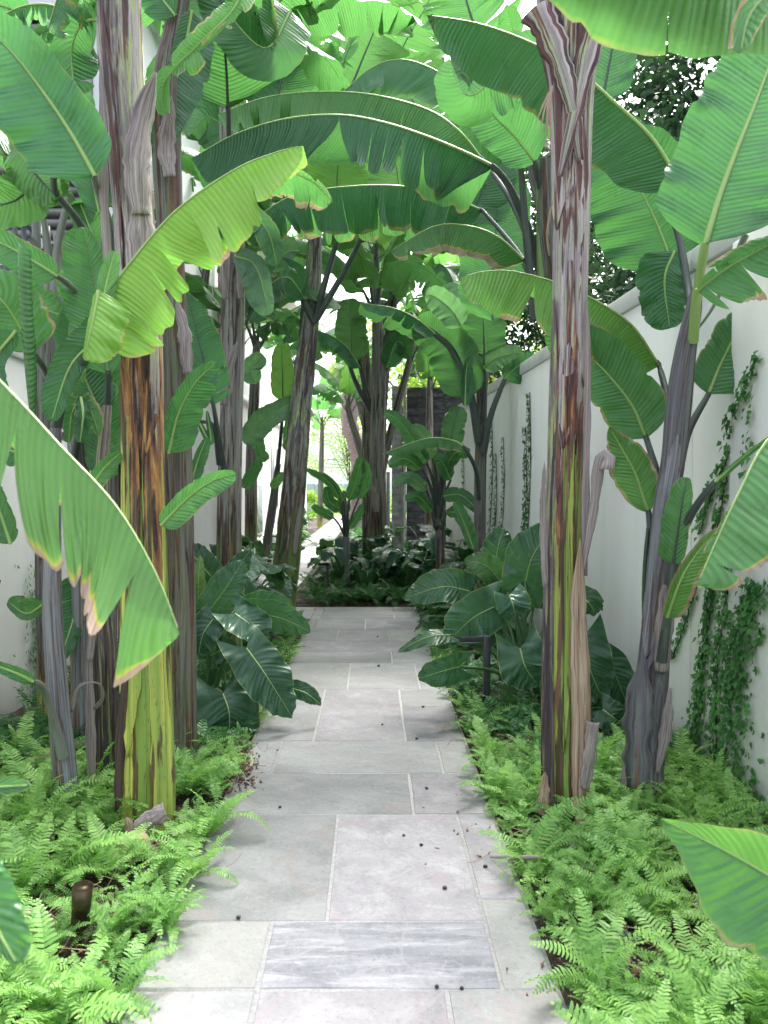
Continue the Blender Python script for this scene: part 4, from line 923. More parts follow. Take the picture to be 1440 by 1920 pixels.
# big leaf over the top-left of K and down to the right: belongs to L
Lp = plant(1205, 1500, 3.75, 'charcoal grey banana stem with forked leaf stalks in front of the right wall')
trunk(Lp, [(1205, 1520, 3.7, 38), (1215, 1350, 3.7, 31), (1232, 1150, 3.7, 26), (1248, 960, 3.7, 24), (1262, 860, 3.7, 22), (1272, 760, 3.7, 24), (1285, 660, 3.7, 20), (1300, 580, 3.7, 15), (1306, 540, 3.7, 10)], 'tL', 11, 30, rough=.08)
sheaths(Lp, [(0, .30, -70, 30, 12, 'tL'), (.1, .5, 0, 90, -20, 'tL'), (.3, .72, -90, 0, 25, 'tB')], 3)
flap(Lp, [(1192, 1480, 3.55), (1196, 1350, 3.53), (1205, 1225, 3.54)], 26, seed=41, cup=75, mat='tL', prof=lambda t: np.clip((1 - t) * 3.2, .1, 1))
flap(Lp, [(1232, 1450, 3.58), (1248, 1370, 3.56), (1257, 1290, 3.55)], 11, seed=42, cup=50, prof=lambda t: .3 + np.sin(pi * t))
flap(Lp, [(1168, 1480, 3.58), (1180, 1420, 3.58), (1188, 1340, 3.6)], 13, seed=43)
flap(Lp, [(1240, 1260, 3.56), (1250, 1130, 3.56), (1276, 1020, 3.56)], 18, seed=44, cup=65, mat='dry')
PL(Lp, [(1280, 355, 4.1), (1225, 262, 4.05), (1150, 190, 4.0), (1080, 128, 4.0), (1000, 82, 3.95), (900, 45, 3.9), (800, 28, 3.9)], (112, 140), (8, -130),
   pet=[(1300, 620, 3.8), (1290, 540, 4.0), (1272, 440, 4.1), (1248, 372, 4.1)], col=(.35, .05, .50), tears=2, rag=.15, ribr=.012, n=60, wave=.09)
PL(Lp, [(1262, 500, 4.6), (1232, 420, 4.6), (1190, 340, 4.6), (1120, 262, 4.6)], (105, 100), (5, 5), col=(.1, 0, .30), ribr=.009)
PL(Lp, [(1322, 458, 3.3), (1350, 365, 3.3), (1385, 270, 3.3), (1425, 170, 3.3), (1480, 20, 3.3)], (112, 120), (8, 12), pet=[(1300, 640, 3.65), (1306, 560, 3.5)], petm='rib', petr=(.024, .018), col=(.15, 0, .50), ribr=.017, droop=.05)
PL(Lp, [(1306, 545, 3.1), (1360, 505, 3.05), (1420, 470, 3.0), (1500, 430, 2.95)], (30, 88), (60, 12), pet=[(1280, 700, 3.65), (1320, 590, 3.5), (1300, 555, 3.2)] and None, col=(.75, .12, .68), tears=4, rag=.5)
PL(Lp, [(1328, 740, 3.85), (1348, 690, 3.85), (1372, 640, 3.85), (1398, 585, 3.85)], (42, 62), (8, 8), pet=[(1272, 880, 3.72), (1290, 810, 3.78)], col=(.35, .05, .50))
PL(Lp, [(1398, 440, 3.5), (1340, 570, 3.6), (1290, 640, 3.65)], (3, 3), (10, 10), pet=None, rib='petiole_grey', ribr=.016, col=(.1, 0, .3))
PL(Lp, [(1265, 470, 4.3), (1246, 525, 4.3), (1256, 616, 4.3)], (38, 50), (8, 8), col=(.1, 0, .33), pet=None)
PL(Lp, [(1236, 686, 4.15), (1180, 606, 4.0), (1080, 545, 3.85), (980, 512, 3.75), (915, 508, 3.7), (862, 520, 3.68)], (112, 60), (14, -140), pet=[(1262, 860, 3.72), (1258, 780, 3.9)], col=(.6, .42, .80), tears=3, rag=.35, ribr=.009, wave=.08)
PL(Lp, [(1212, 822, 3.95), (1180, 752, 3.95), (1110, 672, 3.95), (1030, 612, 3.95)], (56, 60), (8, 8), pet=[(1244, 960, 3.75), (1232, 890, 3.85)], col=(.4, .10, .50))
PL(Lp, [(1216, 960, 3.8), (1192, 890, 3.8), (1168, 845, 3.8), (1142, 800, 3.8)], (42, 38), (8, 8), pet=[(1222, 1110, 3.72), (1222, 1030, 3.75)], col=(.85, .25, .52), prof=prof_ovate)
PL(Lp, [(1262, 1060, 3.48), (1272, 990, 3.46), (1280, 940, 3.45), (1288, 895, 3.45)], (32, 20), (5, 5), pet=[(1240, 1240, 3.56), (1255, 1130, 3.5)], col=(.35, .12, .66), rib='petiole', ribr=.007)
PL(Lp, [(1250, 1160, 3.5), (1275, 1090, 3.4), (1305, 1040, 3.35), (1348, 990, 3.3)], (18, 30), (40, 10), col=(.95, .35, .5), pet=[(1238, 1260, 3.6), (1243, 1200, 3.55)])
PL(Lp, [(1340, 905, 3.3), (1390, 860, 3.25), (1470, 800, 3.2)], (7, 14), (60, 60), pet=[(1250, 1110, 3.6), (1275, 1010, 3.5), (1305, 950, 3.4)], col=(.1, 0, .3))
PL(Lp, [(1215, 990, 3.75), (1208, 1080, 3.75), (1206, 1180, 3.75)], (4, 4), (10, 10), rib='petiole', ribr=.009, col=(0, 0, .2))
# right-edge foreground leaf
Rg = plant(1760, 1700, 2.2, 'banana plant just outside the right edge with light green leaves hanging into view')
trunk(Rg, [(1900, 2500, 2.3, 100), (1880, 1400, 2.3, 90), (1840, 700, 2.3, 80), (1800, -100, 2.3, 60)], 'tA', 12, 24)
PL(Rg, [(1690, 740, 2.1), (1560, 770, 2.05), (1450, 815, 2.0), (1385, 925, 1.96), (1306, 1098, 1.92)], (150, 60), (18, -120), pet=[(1830, 400, 2.3), (1780, 600, 2.2)], col=(.85, .16, .62), tears=6, rag=.4, ribr=.007, wave=.05)
PL(Rg, [(1650, 840, 2.5), (1500, 860, 2.5), (1420, 920, 2.5), (1330, 1040, 2.5)], (130, 30), (-15, 0), col=(.6, .1, .50), tears=7, rag=.9)
PL(Rg, [(1700, -200, 2.2), (1480, -140, 1.9), (1300, -128, 1.75), (1120, -175, 1.68), (900, -205, 1.65)], (232, 150), (10, -140), pet=[(1800, -120, 2.3), (1760, -190, 2.25)], col=(.3, .18, .66), cutsL=[.69], pinch=.04, rag=.25, ribr=.006, wave=.04, fwd=0)
PL(Rg, [(1600, -80, 1.8), (1480, -40, 1.7), (1410, 20, 1.65), (1388, 100, 1.62)], (60, 34), (30, 30), col=(1.0, .12, .78), tears=2, rag=.4)
# dark leaves upper right beyond K
Nn = plant(1060, 1300, 5.3, 'banana plant behind the scorched stem with long dark arching stalks')
trunk(Nn, [(1060, 1320, 5.6, 20), (1060, 1000, 5.5, 20), (1058, 720, 5.4, 20), (1042, 560, 5.3, 20), (1026, 430, 5.2, 19), (1022, 300, 5.1, 12)], 'tM', 13, 24)
PL(Nn, [(1128, 195, 4.9), (1150, 80, 4.9), (1175, -40, 4.9)], (50, 50), (5, 5), col=(.1, 0, .3), rib='petiole', pet=[(1025, 420, 5.2), (1095, 330, 5.0)])
PL(Nn, [(1005, 305, 5.0), (965, 255, 5.0), (925, 215, 5.0), (880, 150, 5.0)], (50, 60), (10, 10), col=(.1, 0, .28), pet=[(1020, 470, 5.3), (1015, 380, 5.2)])
# dark arch over the path
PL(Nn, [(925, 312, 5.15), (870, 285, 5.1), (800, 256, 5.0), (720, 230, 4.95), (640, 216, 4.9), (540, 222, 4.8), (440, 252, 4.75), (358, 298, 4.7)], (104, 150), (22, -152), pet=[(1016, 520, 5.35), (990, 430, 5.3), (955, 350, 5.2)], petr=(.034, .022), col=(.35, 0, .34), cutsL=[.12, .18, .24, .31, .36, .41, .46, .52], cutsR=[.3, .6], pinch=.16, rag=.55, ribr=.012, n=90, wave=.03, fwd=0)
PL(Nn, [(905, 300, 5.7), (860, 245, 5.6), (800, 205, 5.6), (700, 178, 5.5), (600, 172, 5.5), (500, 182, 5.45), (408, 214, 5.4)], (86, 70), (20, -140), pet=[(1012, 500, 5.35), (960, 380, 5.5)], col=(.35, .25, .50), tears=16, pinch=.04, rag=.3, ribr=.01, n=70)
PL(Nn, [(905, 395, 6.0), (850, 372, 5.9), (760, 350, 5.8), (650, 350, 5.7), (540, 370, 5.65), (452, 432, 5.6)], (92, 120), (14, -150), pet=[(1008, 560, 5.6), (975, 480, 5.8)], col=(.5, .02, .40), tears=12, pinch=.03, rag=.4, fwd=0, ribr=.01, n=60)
PL(Nn, [(985, 490, 5.5), (935, 445, 5.4), (880, 424, 5.4), (815, 424, 5.35), (732, 470, 5.3)], (58, 46), (14, -150), pet=[(1010, 560, 5.5), (1002, 520, 5.5)], col=(.95, .18, .50), tears=3, rag=.35)
PL(Nn, [(890, 190, 6.2), (830, 140, 6.1), (760, 112, 6.0), (700, 125, 6.0), (640, 175, 6.0)], (66, 50), (25, -120), col=(.3, 0, .60), tears=2, rag=.3, mat='silver')
PL(Nn, [(880, 420, 7), (905, 330, 7), (840, 260, 7)], (70, 60), (8, 8), col=(.1, .1, .40), rib='petiole')
PL(Nn, [(923, 600, 7), (925, 500, 7), (932, 400, 7), (940, 300, 7)], (66, 66), (8, 8), col=(.1, .12, .40), rib='petiole')
PL(Nn, [(1050, 120, 4.6), (960, 120, 4.6), (880, 180, 4.6), (842, 110, 4.6)], (70, 60), (-20, -20), col=(.2, .10, .42), tears=3, rag=.3)
for (x0, y0, x1, y1, x2, y2) in ((1002, 600, 985, 420, 975, 285), (1016, 600, 1012, 420, 1010, 300)):
    mb = MB(); mb.tube(catmull([P(x0, y0, 5.3), P(x1, y1, 5.2), P(x2, y2, 5.1)], 12), np.linspace(.034, .02, 12), 8); V, Fc, U = mb.get(); link('petiole', mesh_from('petiole', V, Fc, U, True, M['petiole_green' if x0 > 1010 else 'petiole']), Nn)

# F, G, H: stems in the middle distance
Ft = plant(430, 1290, 5.9, 'tall brown barked banana stem left of the path behind the philodendron')
trunk(Ft, [(430, 1300, 5.9, 25), (430, 1100, 5.9, 24), (432, 850, 5.9, 22), (438, 600, 5.9, 21), (438, 440, 5.9, 20), (430, 280, 5.9, 18), (424, 140, 5.9, 12)], 'tF', 14, 28, rough=.08)
sheaths(Ft, [(0, .5, -60, 20, 10, 'tF'), (.3, .75, 0, 80, -20, 'tF'), (.5, .9, -80, 10, 35, 'tF')], 4)
flap(Ft, [(424, 560, 5.7), (420, 500, 5.68), (428, 450, 5.68)], 10, seed=51); flap(Ft, [(452, 560, 5.7), (450, 510, 5.7), (438, 470, 5.7)], 10, seed=52)
flap(Ft, [(420, 760, 5.7), (430, 690, 5.68), (445, 640, 5.7)], 14, seed=53)
PL(Ft, [(400, 760, 5.4), (385, 690, 5.4), (368, 620, 5.4), (350, 548, 5.4)], (40, 46), (8, 8), pet=[(424, 900, 5.8), (412, 830, 5.6)], col=(.3, 0, .38), tears=2, rib='petiole')
PL(Ft, [(372, 790, 5.4), (395, 830, 5.4), (388, 770, 5.4)], (6, 6), pet=[(412, 870, 5.7), (400, 800, 5.5)], col=(0, 0, .3))
PL(Ft, [(360, 900, 5.3), (372, 860, 5.3), (388, 820, 5.3)], (10, 16), (8, 8), col=(.3, 0, .4))
PL(Ft, [(445, 380, 5.6), (500, 430, 5.5), (520, 500, 5.5)], (22, 30), (20, 20), col=(.5, .1, .5), tears=4)
PL(Ft, [(440, 480, 5.6), (480, 500, 5.6), (505, 590, 5.6)], (20, 40), (20, 20), col=(.2, 0, .36), mat='silver')
for az in (1.0, 2.2, 3.4, 4.9, 6.0, 0.2): gen_leaf(Ft, P(426, 170, 5.9), az, 1.5, .26, 62, 75, .4, (.2, .1, .45), 7, .6)

Gt = plant(530, 1148, 9.3, 'leaning banana stem at the far left corner of the paving')
trunk(Gt, [(527, 1155, 9.3, 27), (545, 980, 9.3, 24), (560, 820, 9.3, 21), (572, 680, 9.3, 19), (584, 560, 9.3, 18), (590, 470, 9.3, 14), (592, 380, 9.3, 9)], 'tG', 15, 26)
flap(Gt, [(552, 1040, 9.1), (560, 980, 9.08), (568, 925, 9.06)], 7, seed=61)
sheaths(Gt, [(0, .45, -30, 50, 10, 'tF'), (.35, .8, -80, 0, 35, 'tG'), (.5, .95, 0, 80, -30, 'tG')], 5)
for (tx, ty, mx, my) in ((685, 430, 645, 490), (640, 425, 612, 500), (525, 440, 560, 520)):
    mb = MB(); mb.tube(catmull([P(589, 605, 9.2), P(mx, my + 20, 9.1), P(tx, ty, 9.0)], 12), np.linspace(.046, .026, 12), 8); V, Fc, U = mb.get(); link('petiole', mesh_from('petiole', V, Fc, U, True, M['petiole']), Gt)
PL(Gt, [(572, 560, 9), (540, 520, 8.8), (500, 540, 8.7), (470, 600, 8.7)], (34, 38), (20, -20), col=(.2, 0, .36), tears=4)
PL(Gt, [(560, 470, 9), (530, 480, 8.9), (490, 560, 8.8)], (30, 30), (20, 20), col=(.2, 0, .42), tears=3, mat='silver')
PL(Gt, [(680, 430, 9), (720, 405, 9), (700, 340, 9), (660, 300, 9)], (44, 44), (10, 10), col=(.2, .4, .62), tears=3)
for i, az in enumerate((.3, 1.5, 2.6, 3.7, 4.5, 5.6)): gen_leaf(Gt, P(591, 420, 9.3), az, 1.9, .3, 62 + i * 3, 80, .5, (.2, .15, .48), 7, .6, petr=.035)

Ht = plant(706, 1105, 12.2, 'banana stem with a green flank rising from the planted island at the path end')
trunk(Ht, [(705, 1112, 12.2, 17), (706, 950, 12.2, 15), (709, 800, 12.2, 14), (710, 680, 12.2, 13), (708, 600, 12.2, 10), (706, 540, 12.2, 6)], 'tF', 16, 24)
flap(Ht, [(706, 960, 11.9), (702, 930, 11.9), (694, 905, 11.9)], 9, seed=71)
trunk(Ht, [(690, 1090, 12.6, 11), (689, 900, 12.6, 11), (688, 740, 12.6, 10), (683, 640, 12.6, 7)], 'tC', 17, 20)
for (a, b) in (((645, 620), (660, 700)), ((665, 600), (676, 690)), ((730, 600), (712, 680)), ((752, 630), (722, 700))):
    mb = MB(); mb.tube(catmull([P(700, 780, 12.3), P(*b, 12.2), P(*a, 12.1)], 10), np.linspace(.05, .022, 10), 8); V, Fc, U = mb.get(); link('petiole', mesh_from('petiole', V, Fc, U, True, M['petiole']), Ht)
PL(Ht, [(676, 690, 12), (650, 650, 11.9), (618, 628, 11.8), (575, 612, 11.7)], (26, 26), (25, -130), col=(.2, 0, .40), tears=8)
PL(Ht, [(660, 680, 12), (658, 620, 12), (655, 560, 12)], (30, 32), (8, 8), col=(.1, .2, .48), rib='petiole')
PL(Ht, [(725, 690, 12), (745, 640, 12), (770, 670, 12)], (20, 24), (20, 20), col=(.1, 0, .35))
for i, az in enumerate((.2, 1.3, 2.4, 3.3, 4.2, 5.3)): gen_leaf(Ht, P(704, 600, 12.2), az, 2.0, .32, 58 + i * 4, 80, .5, (.2, .2, .52), 6, .6, petr=.04)

# M: slim stem by the wall
Mt = plant(900, 1180, 8.6, 'slim grey banana stem close to the right wall with fanned stalks')
trunk(Mt, [(900, 1190, 8.6, 12), (899, 1000, 8.6, 11), (901, 850, 8.6, 11), (903, 760, 8.6, 10), (903, 690, 8.6, 12), (898, 640, 8.6, 10), (892, 600, 8.6, 5)], 'tM', 18, 22)
PL(Mt, [(908, 665, 8.3), (907, 630, 8.3), (905, 590, 8.3), (902, 555, 8.3)], (42, 42), (5, 5), col=(.2, .15, .42), rib='petiole', pet=[(905, 790, 8.5), (908, 730, 8.4)])
PL(Mt, [(818, 628, 8.2), (785, 600, 8.2), (740, 578, 8.1), (676, 568, 8.1)], (26, 52), (20, -150), col=(.4, 0, .38), tears=6, rag=.5, pet=[(898, 830, 8.5), (880, 730, 8.4), (850, 660, 8.3)], petr=(.05, .03))
PL(Mt, [(880, 745, 8.35), (855, 660, 8.3), (822, 625, 8.3), (780, 600, 8.3)], (52, 40), (5, 5), col=(.2, .12, .40), rib='petiole')
PL(Mt, [(866, 612, 8.0), (845, 580, 8.0), (815, 556, 8.0), (798, 552, 8.0)], (30, 26), (20, 20), col=(.2, 0, .32), mat='silver')
PL(Mt, [(946, 712, 8.3), (962, 694, 8.25), (1002, 664, 8.2)], (16, 36), (20, 10), col=(.2, 0, .38), pet=[(906, 850, 8.5), (920, 780, 8.4)], petr=(.045, .025))
PL(Mt, [(905, 690, 8.3), (935, 670, 8.3), (980, 660, 8.3)], (20, 22), (10, 10), col=(.2, 0, .30), mat='silver')
PL(Mt, [(872, 762, 8.3), (874, 700, 8.3), (880, 660, 8.3)], (8, 14), (10, 10), col=(.2, 0, .4))
PL(Mt, [(870, 838, 7.9), (850, 826, 7.9), (800, 822, 7.8), (718, 850, 7.8)], (22, 14), (14, -100), col=(.5, .12, .50), tears=1, rag=.2, pet=[(898, 935, 8.5), (892, 880, 8.2)], petr=(.03, .018))
PL(Mt, [(845, 840, 8.2), (850, 800, 8.2), (862, 762, 8.2)], (22, 24), (8, 8), col=(.2, .1, .45), rib='petiole')
PL(Mt, [(888, 1030, 8.2), (872, 985, 8.2), (852, 940, 8.2)], (10, 16), (8, 8), col=(.2, .1, .5))
gen_leaf(Mt, P(900, 640, 8.6), 1.9, 1.3, .24, 70, 70, .3, (.2, .1, .42), 4, .4)

# young plant in front of the slate wall
Yp = plant(825, 1120, 9.6, 'low leafy young banana plant in front of the black slate wall')
trunk(Yp, [(826, 1120, 9.6, 8), (824, 980, 9.6, 9), (818, 900, 9.6, 7), (812, 860, 9.6, 4)], 'tC', 19, 16)
for (b, t, w, cc) in (((800, 870), (722, 770), 16, .5), ((790, 880), (728, 872), 14, .55), ((830, 880), (880, 850), 16, .4), ((800, 920), (738, 905), 13, .6), ((830, 930), (900, 960), 14, .42), ((812, 860), (770, 800), 15, .45), ((845, 900), (812, 862), 14, .5), ((810, 960), (760, 935), 12, .5), ((836, 960), (880, 1000), 12, .45), ((842, 860), (860, 800), 15, .42)):
    m_ = ((b[0] + t[0]) / 2, (b[1] + t[1]) / 2 - 16)
    PL(Yp, [(*b, 9.4), (*m_, 9.2), (*t, 9.1)], (w, w), (-10, -10), col=(.2, .05, cc), pet=[(822, 980, 9.6), ((b[0] + 822) / 2, b[1] + 30, 9.5)], petr=(.025, .015), mat='silver' if w % 2 else 'banana')
# sapling in the island
Op = plant(650, 1090, 11.2, 'slender banana sapling with upright leaves in the planted island')
trunk(Op, [(652, 1095, 11.2, 6), (648, 1000, 11.2, 5.5), (646, 950, 11.2, 5), (645, 920, 11.2, 3)], 'tB', 20, 14)
for (b, m_, t, w, cc) in (((655, 938), (668, 900), (678, 855), 13, .52), ((672, 935), (688, 900), (684, 862), 10, .6), ((636, 935), (618, 905), (575, 880), 8, .42), ((640, 955), (618, 940), (612, 912), 12, .38), ((625, 970), (605, 960), (585, 948), 9, .5), ((655, 990), (672, 965), (680, 945), 8, .5), ((645, 940), (630, 910), (606, 886), 4, .35)):
    PL(Op, [(*b, 11.1), (*m_, 11.0), (*t, 10.9)], (w, w), (12, 12), col=(.15, .08, cc), pet=[(649, 1010, 11.2), ((b[0] + 648) / 2, (b[1] + 1000) / 2, 11.1)], petr=(.02, .012))
# I, J: behind F
It = plant(470, 1040, 13.5, 'thin brown banana stem between the tall brown one and the white house')
trunk(It, [(470, 1060, 13.5, 13), (472, 850, 13.5, 11), (478, 720, 13.5, 10), (482, 640, 13.5, 7)], 'tF', 21, 18)
PL(It, [(458, 832, 9.4), (490, 790, 9.4), (525, 768, 9.3), (565, 748, 9.3)], (22, 26), (10, 10), col=(.1, 0, .34), mat='silver')
PL(It, [(480, 720, 12), (470, 690, 12), (496, 668, 12)], (20, 20), (20, 20), col=(.1, 0, .5), mat='silver')
for i, az in enumerate((.2, 1.6, 2.6, 3.6, 4.4, 5.4)): gen_leaf(It, P(481, 660, 13.5), az, 2.0, .3, 60 + i * 4, 80, .5, (.2, .1, .55), 8, .7, petr=.04)
Jt = plant(512, 1010, 12.5, 'young banana plant with one bright upright leaf beside the leaning stem')
trunk(Jt, [(498, 1040, 12.5, 9), (512, 940, 12.5, 8), (522, 870, 12.5, 5)], 'tM', 22, 14)
PL(Jt, [(530, 752, 11.5), (530, 720, 11.5), (529, 685, 11.5), (528, 645, 11.5)], (22, 22), (4, 4), col=(.1, .55, .72), rib='petiole', pet=[(520, 880, 12.4), (528, 800, 12)], petr=(.035, .02), ribr=.01)
PL(Jt, [(545, 850, 11.8), (547, 815, 11.8), (548, 775, 11.8)], (17, 17), (4, 4), col=(.1, .1, .4), rib='petiole')
PL(Jt, [(505, 860, 12), (488, 850, 12), (478, 800, 12)], (10, 14), (10, 10), col=(.1, 0, .42))
PL(Jt, [(508, 915, 11.9), (520, 900, 11.9), (532, 886, 11.9)], (8, 10), (10, 10), col=(.1, .3, .5))
PL(Jt, [(455, 915, 11), (470, 890, 11), (488, 862, 11)], (10, 14), (10, 10), col=(.1, 0, .45))

# backlit crowns at the top of the view
Bt = plant(530, 1000, 9.8, 'tall banana plant with backlit torn leaves at the top centre')
trunk(Bt, [(530, 1060, 10.5, 9), (562, 780, 10.4, 9), (590, 520, 10.2, 9), (598, 300, 10, 8)], 'tM', 23, 18)
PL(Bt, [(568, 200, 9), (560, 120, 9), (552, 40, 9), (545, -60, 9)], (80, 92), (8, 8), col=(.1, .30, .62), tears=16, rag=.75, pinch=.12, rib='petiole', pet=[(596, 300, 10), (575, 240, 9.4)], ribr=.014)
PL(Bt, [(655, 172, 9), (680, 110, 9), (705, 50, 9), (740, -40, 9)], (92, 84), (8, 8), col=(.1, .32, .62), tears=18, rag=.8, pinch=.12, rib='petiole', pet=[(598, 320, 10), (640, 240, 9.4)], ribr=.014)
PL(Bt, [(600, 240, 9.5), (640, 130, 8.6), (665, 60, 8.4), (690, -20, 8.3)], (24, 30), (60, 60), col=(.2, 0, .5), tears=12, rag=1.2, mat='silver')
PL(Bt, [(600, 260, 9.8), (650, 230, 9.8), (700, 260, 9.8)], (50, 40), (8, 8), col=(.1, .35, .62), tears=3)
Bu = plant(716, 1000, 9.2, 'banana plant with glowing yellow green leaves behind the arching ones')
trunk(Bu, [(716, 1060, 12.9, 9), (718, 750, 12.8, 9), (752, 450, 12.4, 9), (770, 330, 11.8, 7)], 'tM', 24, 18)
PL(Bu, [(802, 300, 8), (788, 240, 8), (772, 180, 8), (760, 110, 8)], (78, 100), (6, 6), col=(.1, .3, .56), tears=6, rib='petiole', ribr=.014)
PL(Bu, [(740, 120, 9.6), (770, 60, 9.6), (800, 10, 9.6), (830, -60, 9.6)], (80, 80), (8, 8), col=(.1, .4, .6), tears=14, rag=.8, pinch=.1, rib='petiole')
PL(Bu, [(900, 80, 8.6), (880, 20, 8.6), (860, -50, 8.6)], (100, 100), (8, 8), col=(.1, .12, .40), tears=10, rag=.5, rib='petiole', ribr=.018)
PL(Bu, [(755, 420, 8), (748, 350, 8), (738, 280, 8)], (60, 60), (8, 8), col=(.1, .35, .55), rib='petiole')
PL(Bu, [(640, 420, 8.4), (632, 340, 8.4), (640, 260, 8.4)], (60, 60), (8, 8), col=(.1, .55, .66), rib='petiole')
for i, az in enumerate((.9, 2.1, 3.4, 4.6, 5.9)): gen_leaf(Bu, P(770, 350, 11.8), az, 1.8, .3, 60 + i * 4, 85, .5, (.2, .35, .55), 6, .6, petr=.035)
# upper canopy over the frame, seen from below
Cn = plant(432, 1000, 7.6, 'banana plant whose dark undersides fill the gap above the brown stem')
trunk(Cn, [(432, 1150, 7.8, 10), (434, 800, 7.8, 11), (444, 500, 7.8, 11), (468, 300, 7.8, 11)], 'tM', 25, 18)
PL(Cn, [(510, 230, 7.4), (530, 120, 7.4), (520, 20, 7.4), (480, -60, 7.4)], (70, 60), (8, 8), col=(.1, .05, .36), rib='petiole', ribr=.016)
PL(Cn, [(470, 330, 7.4), (440, 260, 7.4), (390, 220, 7.4), (350, 260, 7.4)], (60, 50), (10, -40), col=(.1, .1, .40), tears=5)
PL(Cn, [(490, 60, 7.8), (560, -10, 7.8), (640, -20, 7.8)], (50, 60), (10, 10), col=(.1, .05, .4))
for i, az in enumerate((.3, 1.7, 2.8, 4.3, 5.4)): gen_leaf(Cn, P(470, 300, 7.8), az, 1.5, .28, 60 + i * 4, 85, .4, (.2, .1, .45), 6, .6, petr=.03)

# banana plants further back, built whole
bg = 'banana plants in the distance'
VG = [(546, 960), (572, 700), (588, 500)]; VH = [(706, 900), (708, 640)]; VM = [(900, 950), (902, 720)]; VF = [(431, 900), (437, 560)]; VK = [(1060, 900), (1062, 560)]; VA = [(272, 1000), (262, 560)]
# foot px, via points, depth, crown px, crown py, half width px, leaves, label, length, width, light, yellow, elevations, bends
spec = [(702, [(690, 900)], 16.5, 655, 775, 8, 8, 'low bright banana plant in the gap above the lawn, left of the central stem', 1.6, .24, .62, .3, (50, 80), (70, 120)),
        (805, None, 14.2, 805, 745, 8, 9, 'banana plant with fanned stalks right in front of the black slate wall', 1.9, .28, .42, .08, (60, 85), (40, 80)),
        (533, VG, 15.0, 610, 470, 8, 9, 'banana plant with ragged leaves behind the leaning stem', 1.8, .27, .46, .15, (45, 80), (70, 120)),
        (716, VH, 13.5, 765, 530, 8, 9, 'banana plant with broad bright leaves right of the central stem', 1.9, .29, .46, .2, (45, 80), (70, 120)),
        (897, VM, 18.0, 850, 560, 7, 8, 'distant banana plant above the slate wall and under the dark tree', 2.0, .3, .52, .3, (50, 80), (60, 110)),
        (702, VH, 19.0, 690, 470, 7, 9, 'tallest distant banana plant glowing in the centre of the arch', 2.2, .32, .62, .35, (45, 80), (70, 110)),
        (434, VF, 10.5, 478, 450, 9, 8, 'banana plant with dark leaves between the brown stem and the leaning stem', 1.7, .27, .40, .06, (50, 85), (60, 110)),
        (1062, VK, 7.4, 1000, 340, 11, 7, 'banana plant with broad dark leaves between the scorched stem and the wall', 1.4, .26, .34, .03, (60, 85), (40, 90)),
        (334, [(330, 900)], 9.0, 385, 520, 10, 6, 'banana plant standing against the corner of the white house', 1.5, .27, .40, .05, (50, 80), (60, 110)),
        (903, VM, 11.5, 862, 400, 8, 8, 'banana plant with sunlit leaves behind the yellow tipped leaf', 1.9, .30, .46, .2, (50, 80), (60, 110)),
        (206, None, 6.0, 170, 420, 12, 7, 'banana plant with shaded leaves behind the left railing corner', 1.2, .24, .44, .08, (55, 80), (60, 110)),
        (704, VH, 14.5, 690, 280, 8, 8, 'very tall banana plant whose crown closes the top of the arch', 2.2, .33, .48, .22, (40, 80), (70, 110)),
        (533, VG, 13.0, 560, 310, 8, 7, 'very tall banana plant with torn crown left of the arch top', 2.0, .32, .42, .12, (40, 80), (70, 110)),
        (903, VM, 12.5, 830, 130, 8, 7, 'very tall banana plant with a crown at the top right of the arch', 1.9, .32, .40, .12, (40, 80), (70, 110)),
        (434, VF, 9.0, 450, 640, 8, 8, 'banana plant with drooping leaves half hidden by the tall brown stem', 1.3, .24, .42, .05, (45, 75), (80, 120)),
        (533, [(546, 960)], 17.0, 556, 700, 8, 7, 'low banana plant at the far end of the white house', 1.6, .26, .50, .12, (45, 80), (70, 120)),
        (704, [(706, 900)], 17.5, 662, 705, 8, 8, 'pale banana plant with arching leaves over the far path', 1.8, .27, .60, .22, (35, 75), (70, 120)),
        (716, [(714, 900)], 12.8, 770, 668, 8, 8, 'banana plant filling the gap between the central stem and the slate wall', 1.5, .26, .44, .12, (40, 80), (70, 120)),
        (900, VM, 10.4, 868, 640, 8, 7, 'banana plant with dark leaves just behind the slim grey stem', 1.4, .26, .38, .05, (50, 80), (70, 120)),
        (704, VH, 13.0, 705, 480, 8, 8, 'banana plant with a full crown directly above the central stem', 1.7, .28, .42, .12, (40, 80), (80, 120)),
        (600, None, 31.0, 604, 800, 5, 8, 'very distant pale banana plant right beside the far path', 2.6, .36, .62, .2, (40, 75), (70, 120)),
        (434, VF, 10.0, 460, 60, 10, 6, 'very tall banana plant whose crown reaches the top edge left of centre', 1.8, .30, .38, .06, (40, 80), (70, 110))]
for i, s in enumerate(spec):
    gen_banana(s[0], 1000, s[2], s[4], s[5], s[7], nl=s[6], L=s[8], w=s[9], bright=s[10], yel=s[11], e=s[12], bend=s[13], seed=200 + i, px_top=s[3], via=s[1], mat=('tM', 'tF', 'tC', 'tM')[i % 4], tears=(9, 14, 7)[i % 3])

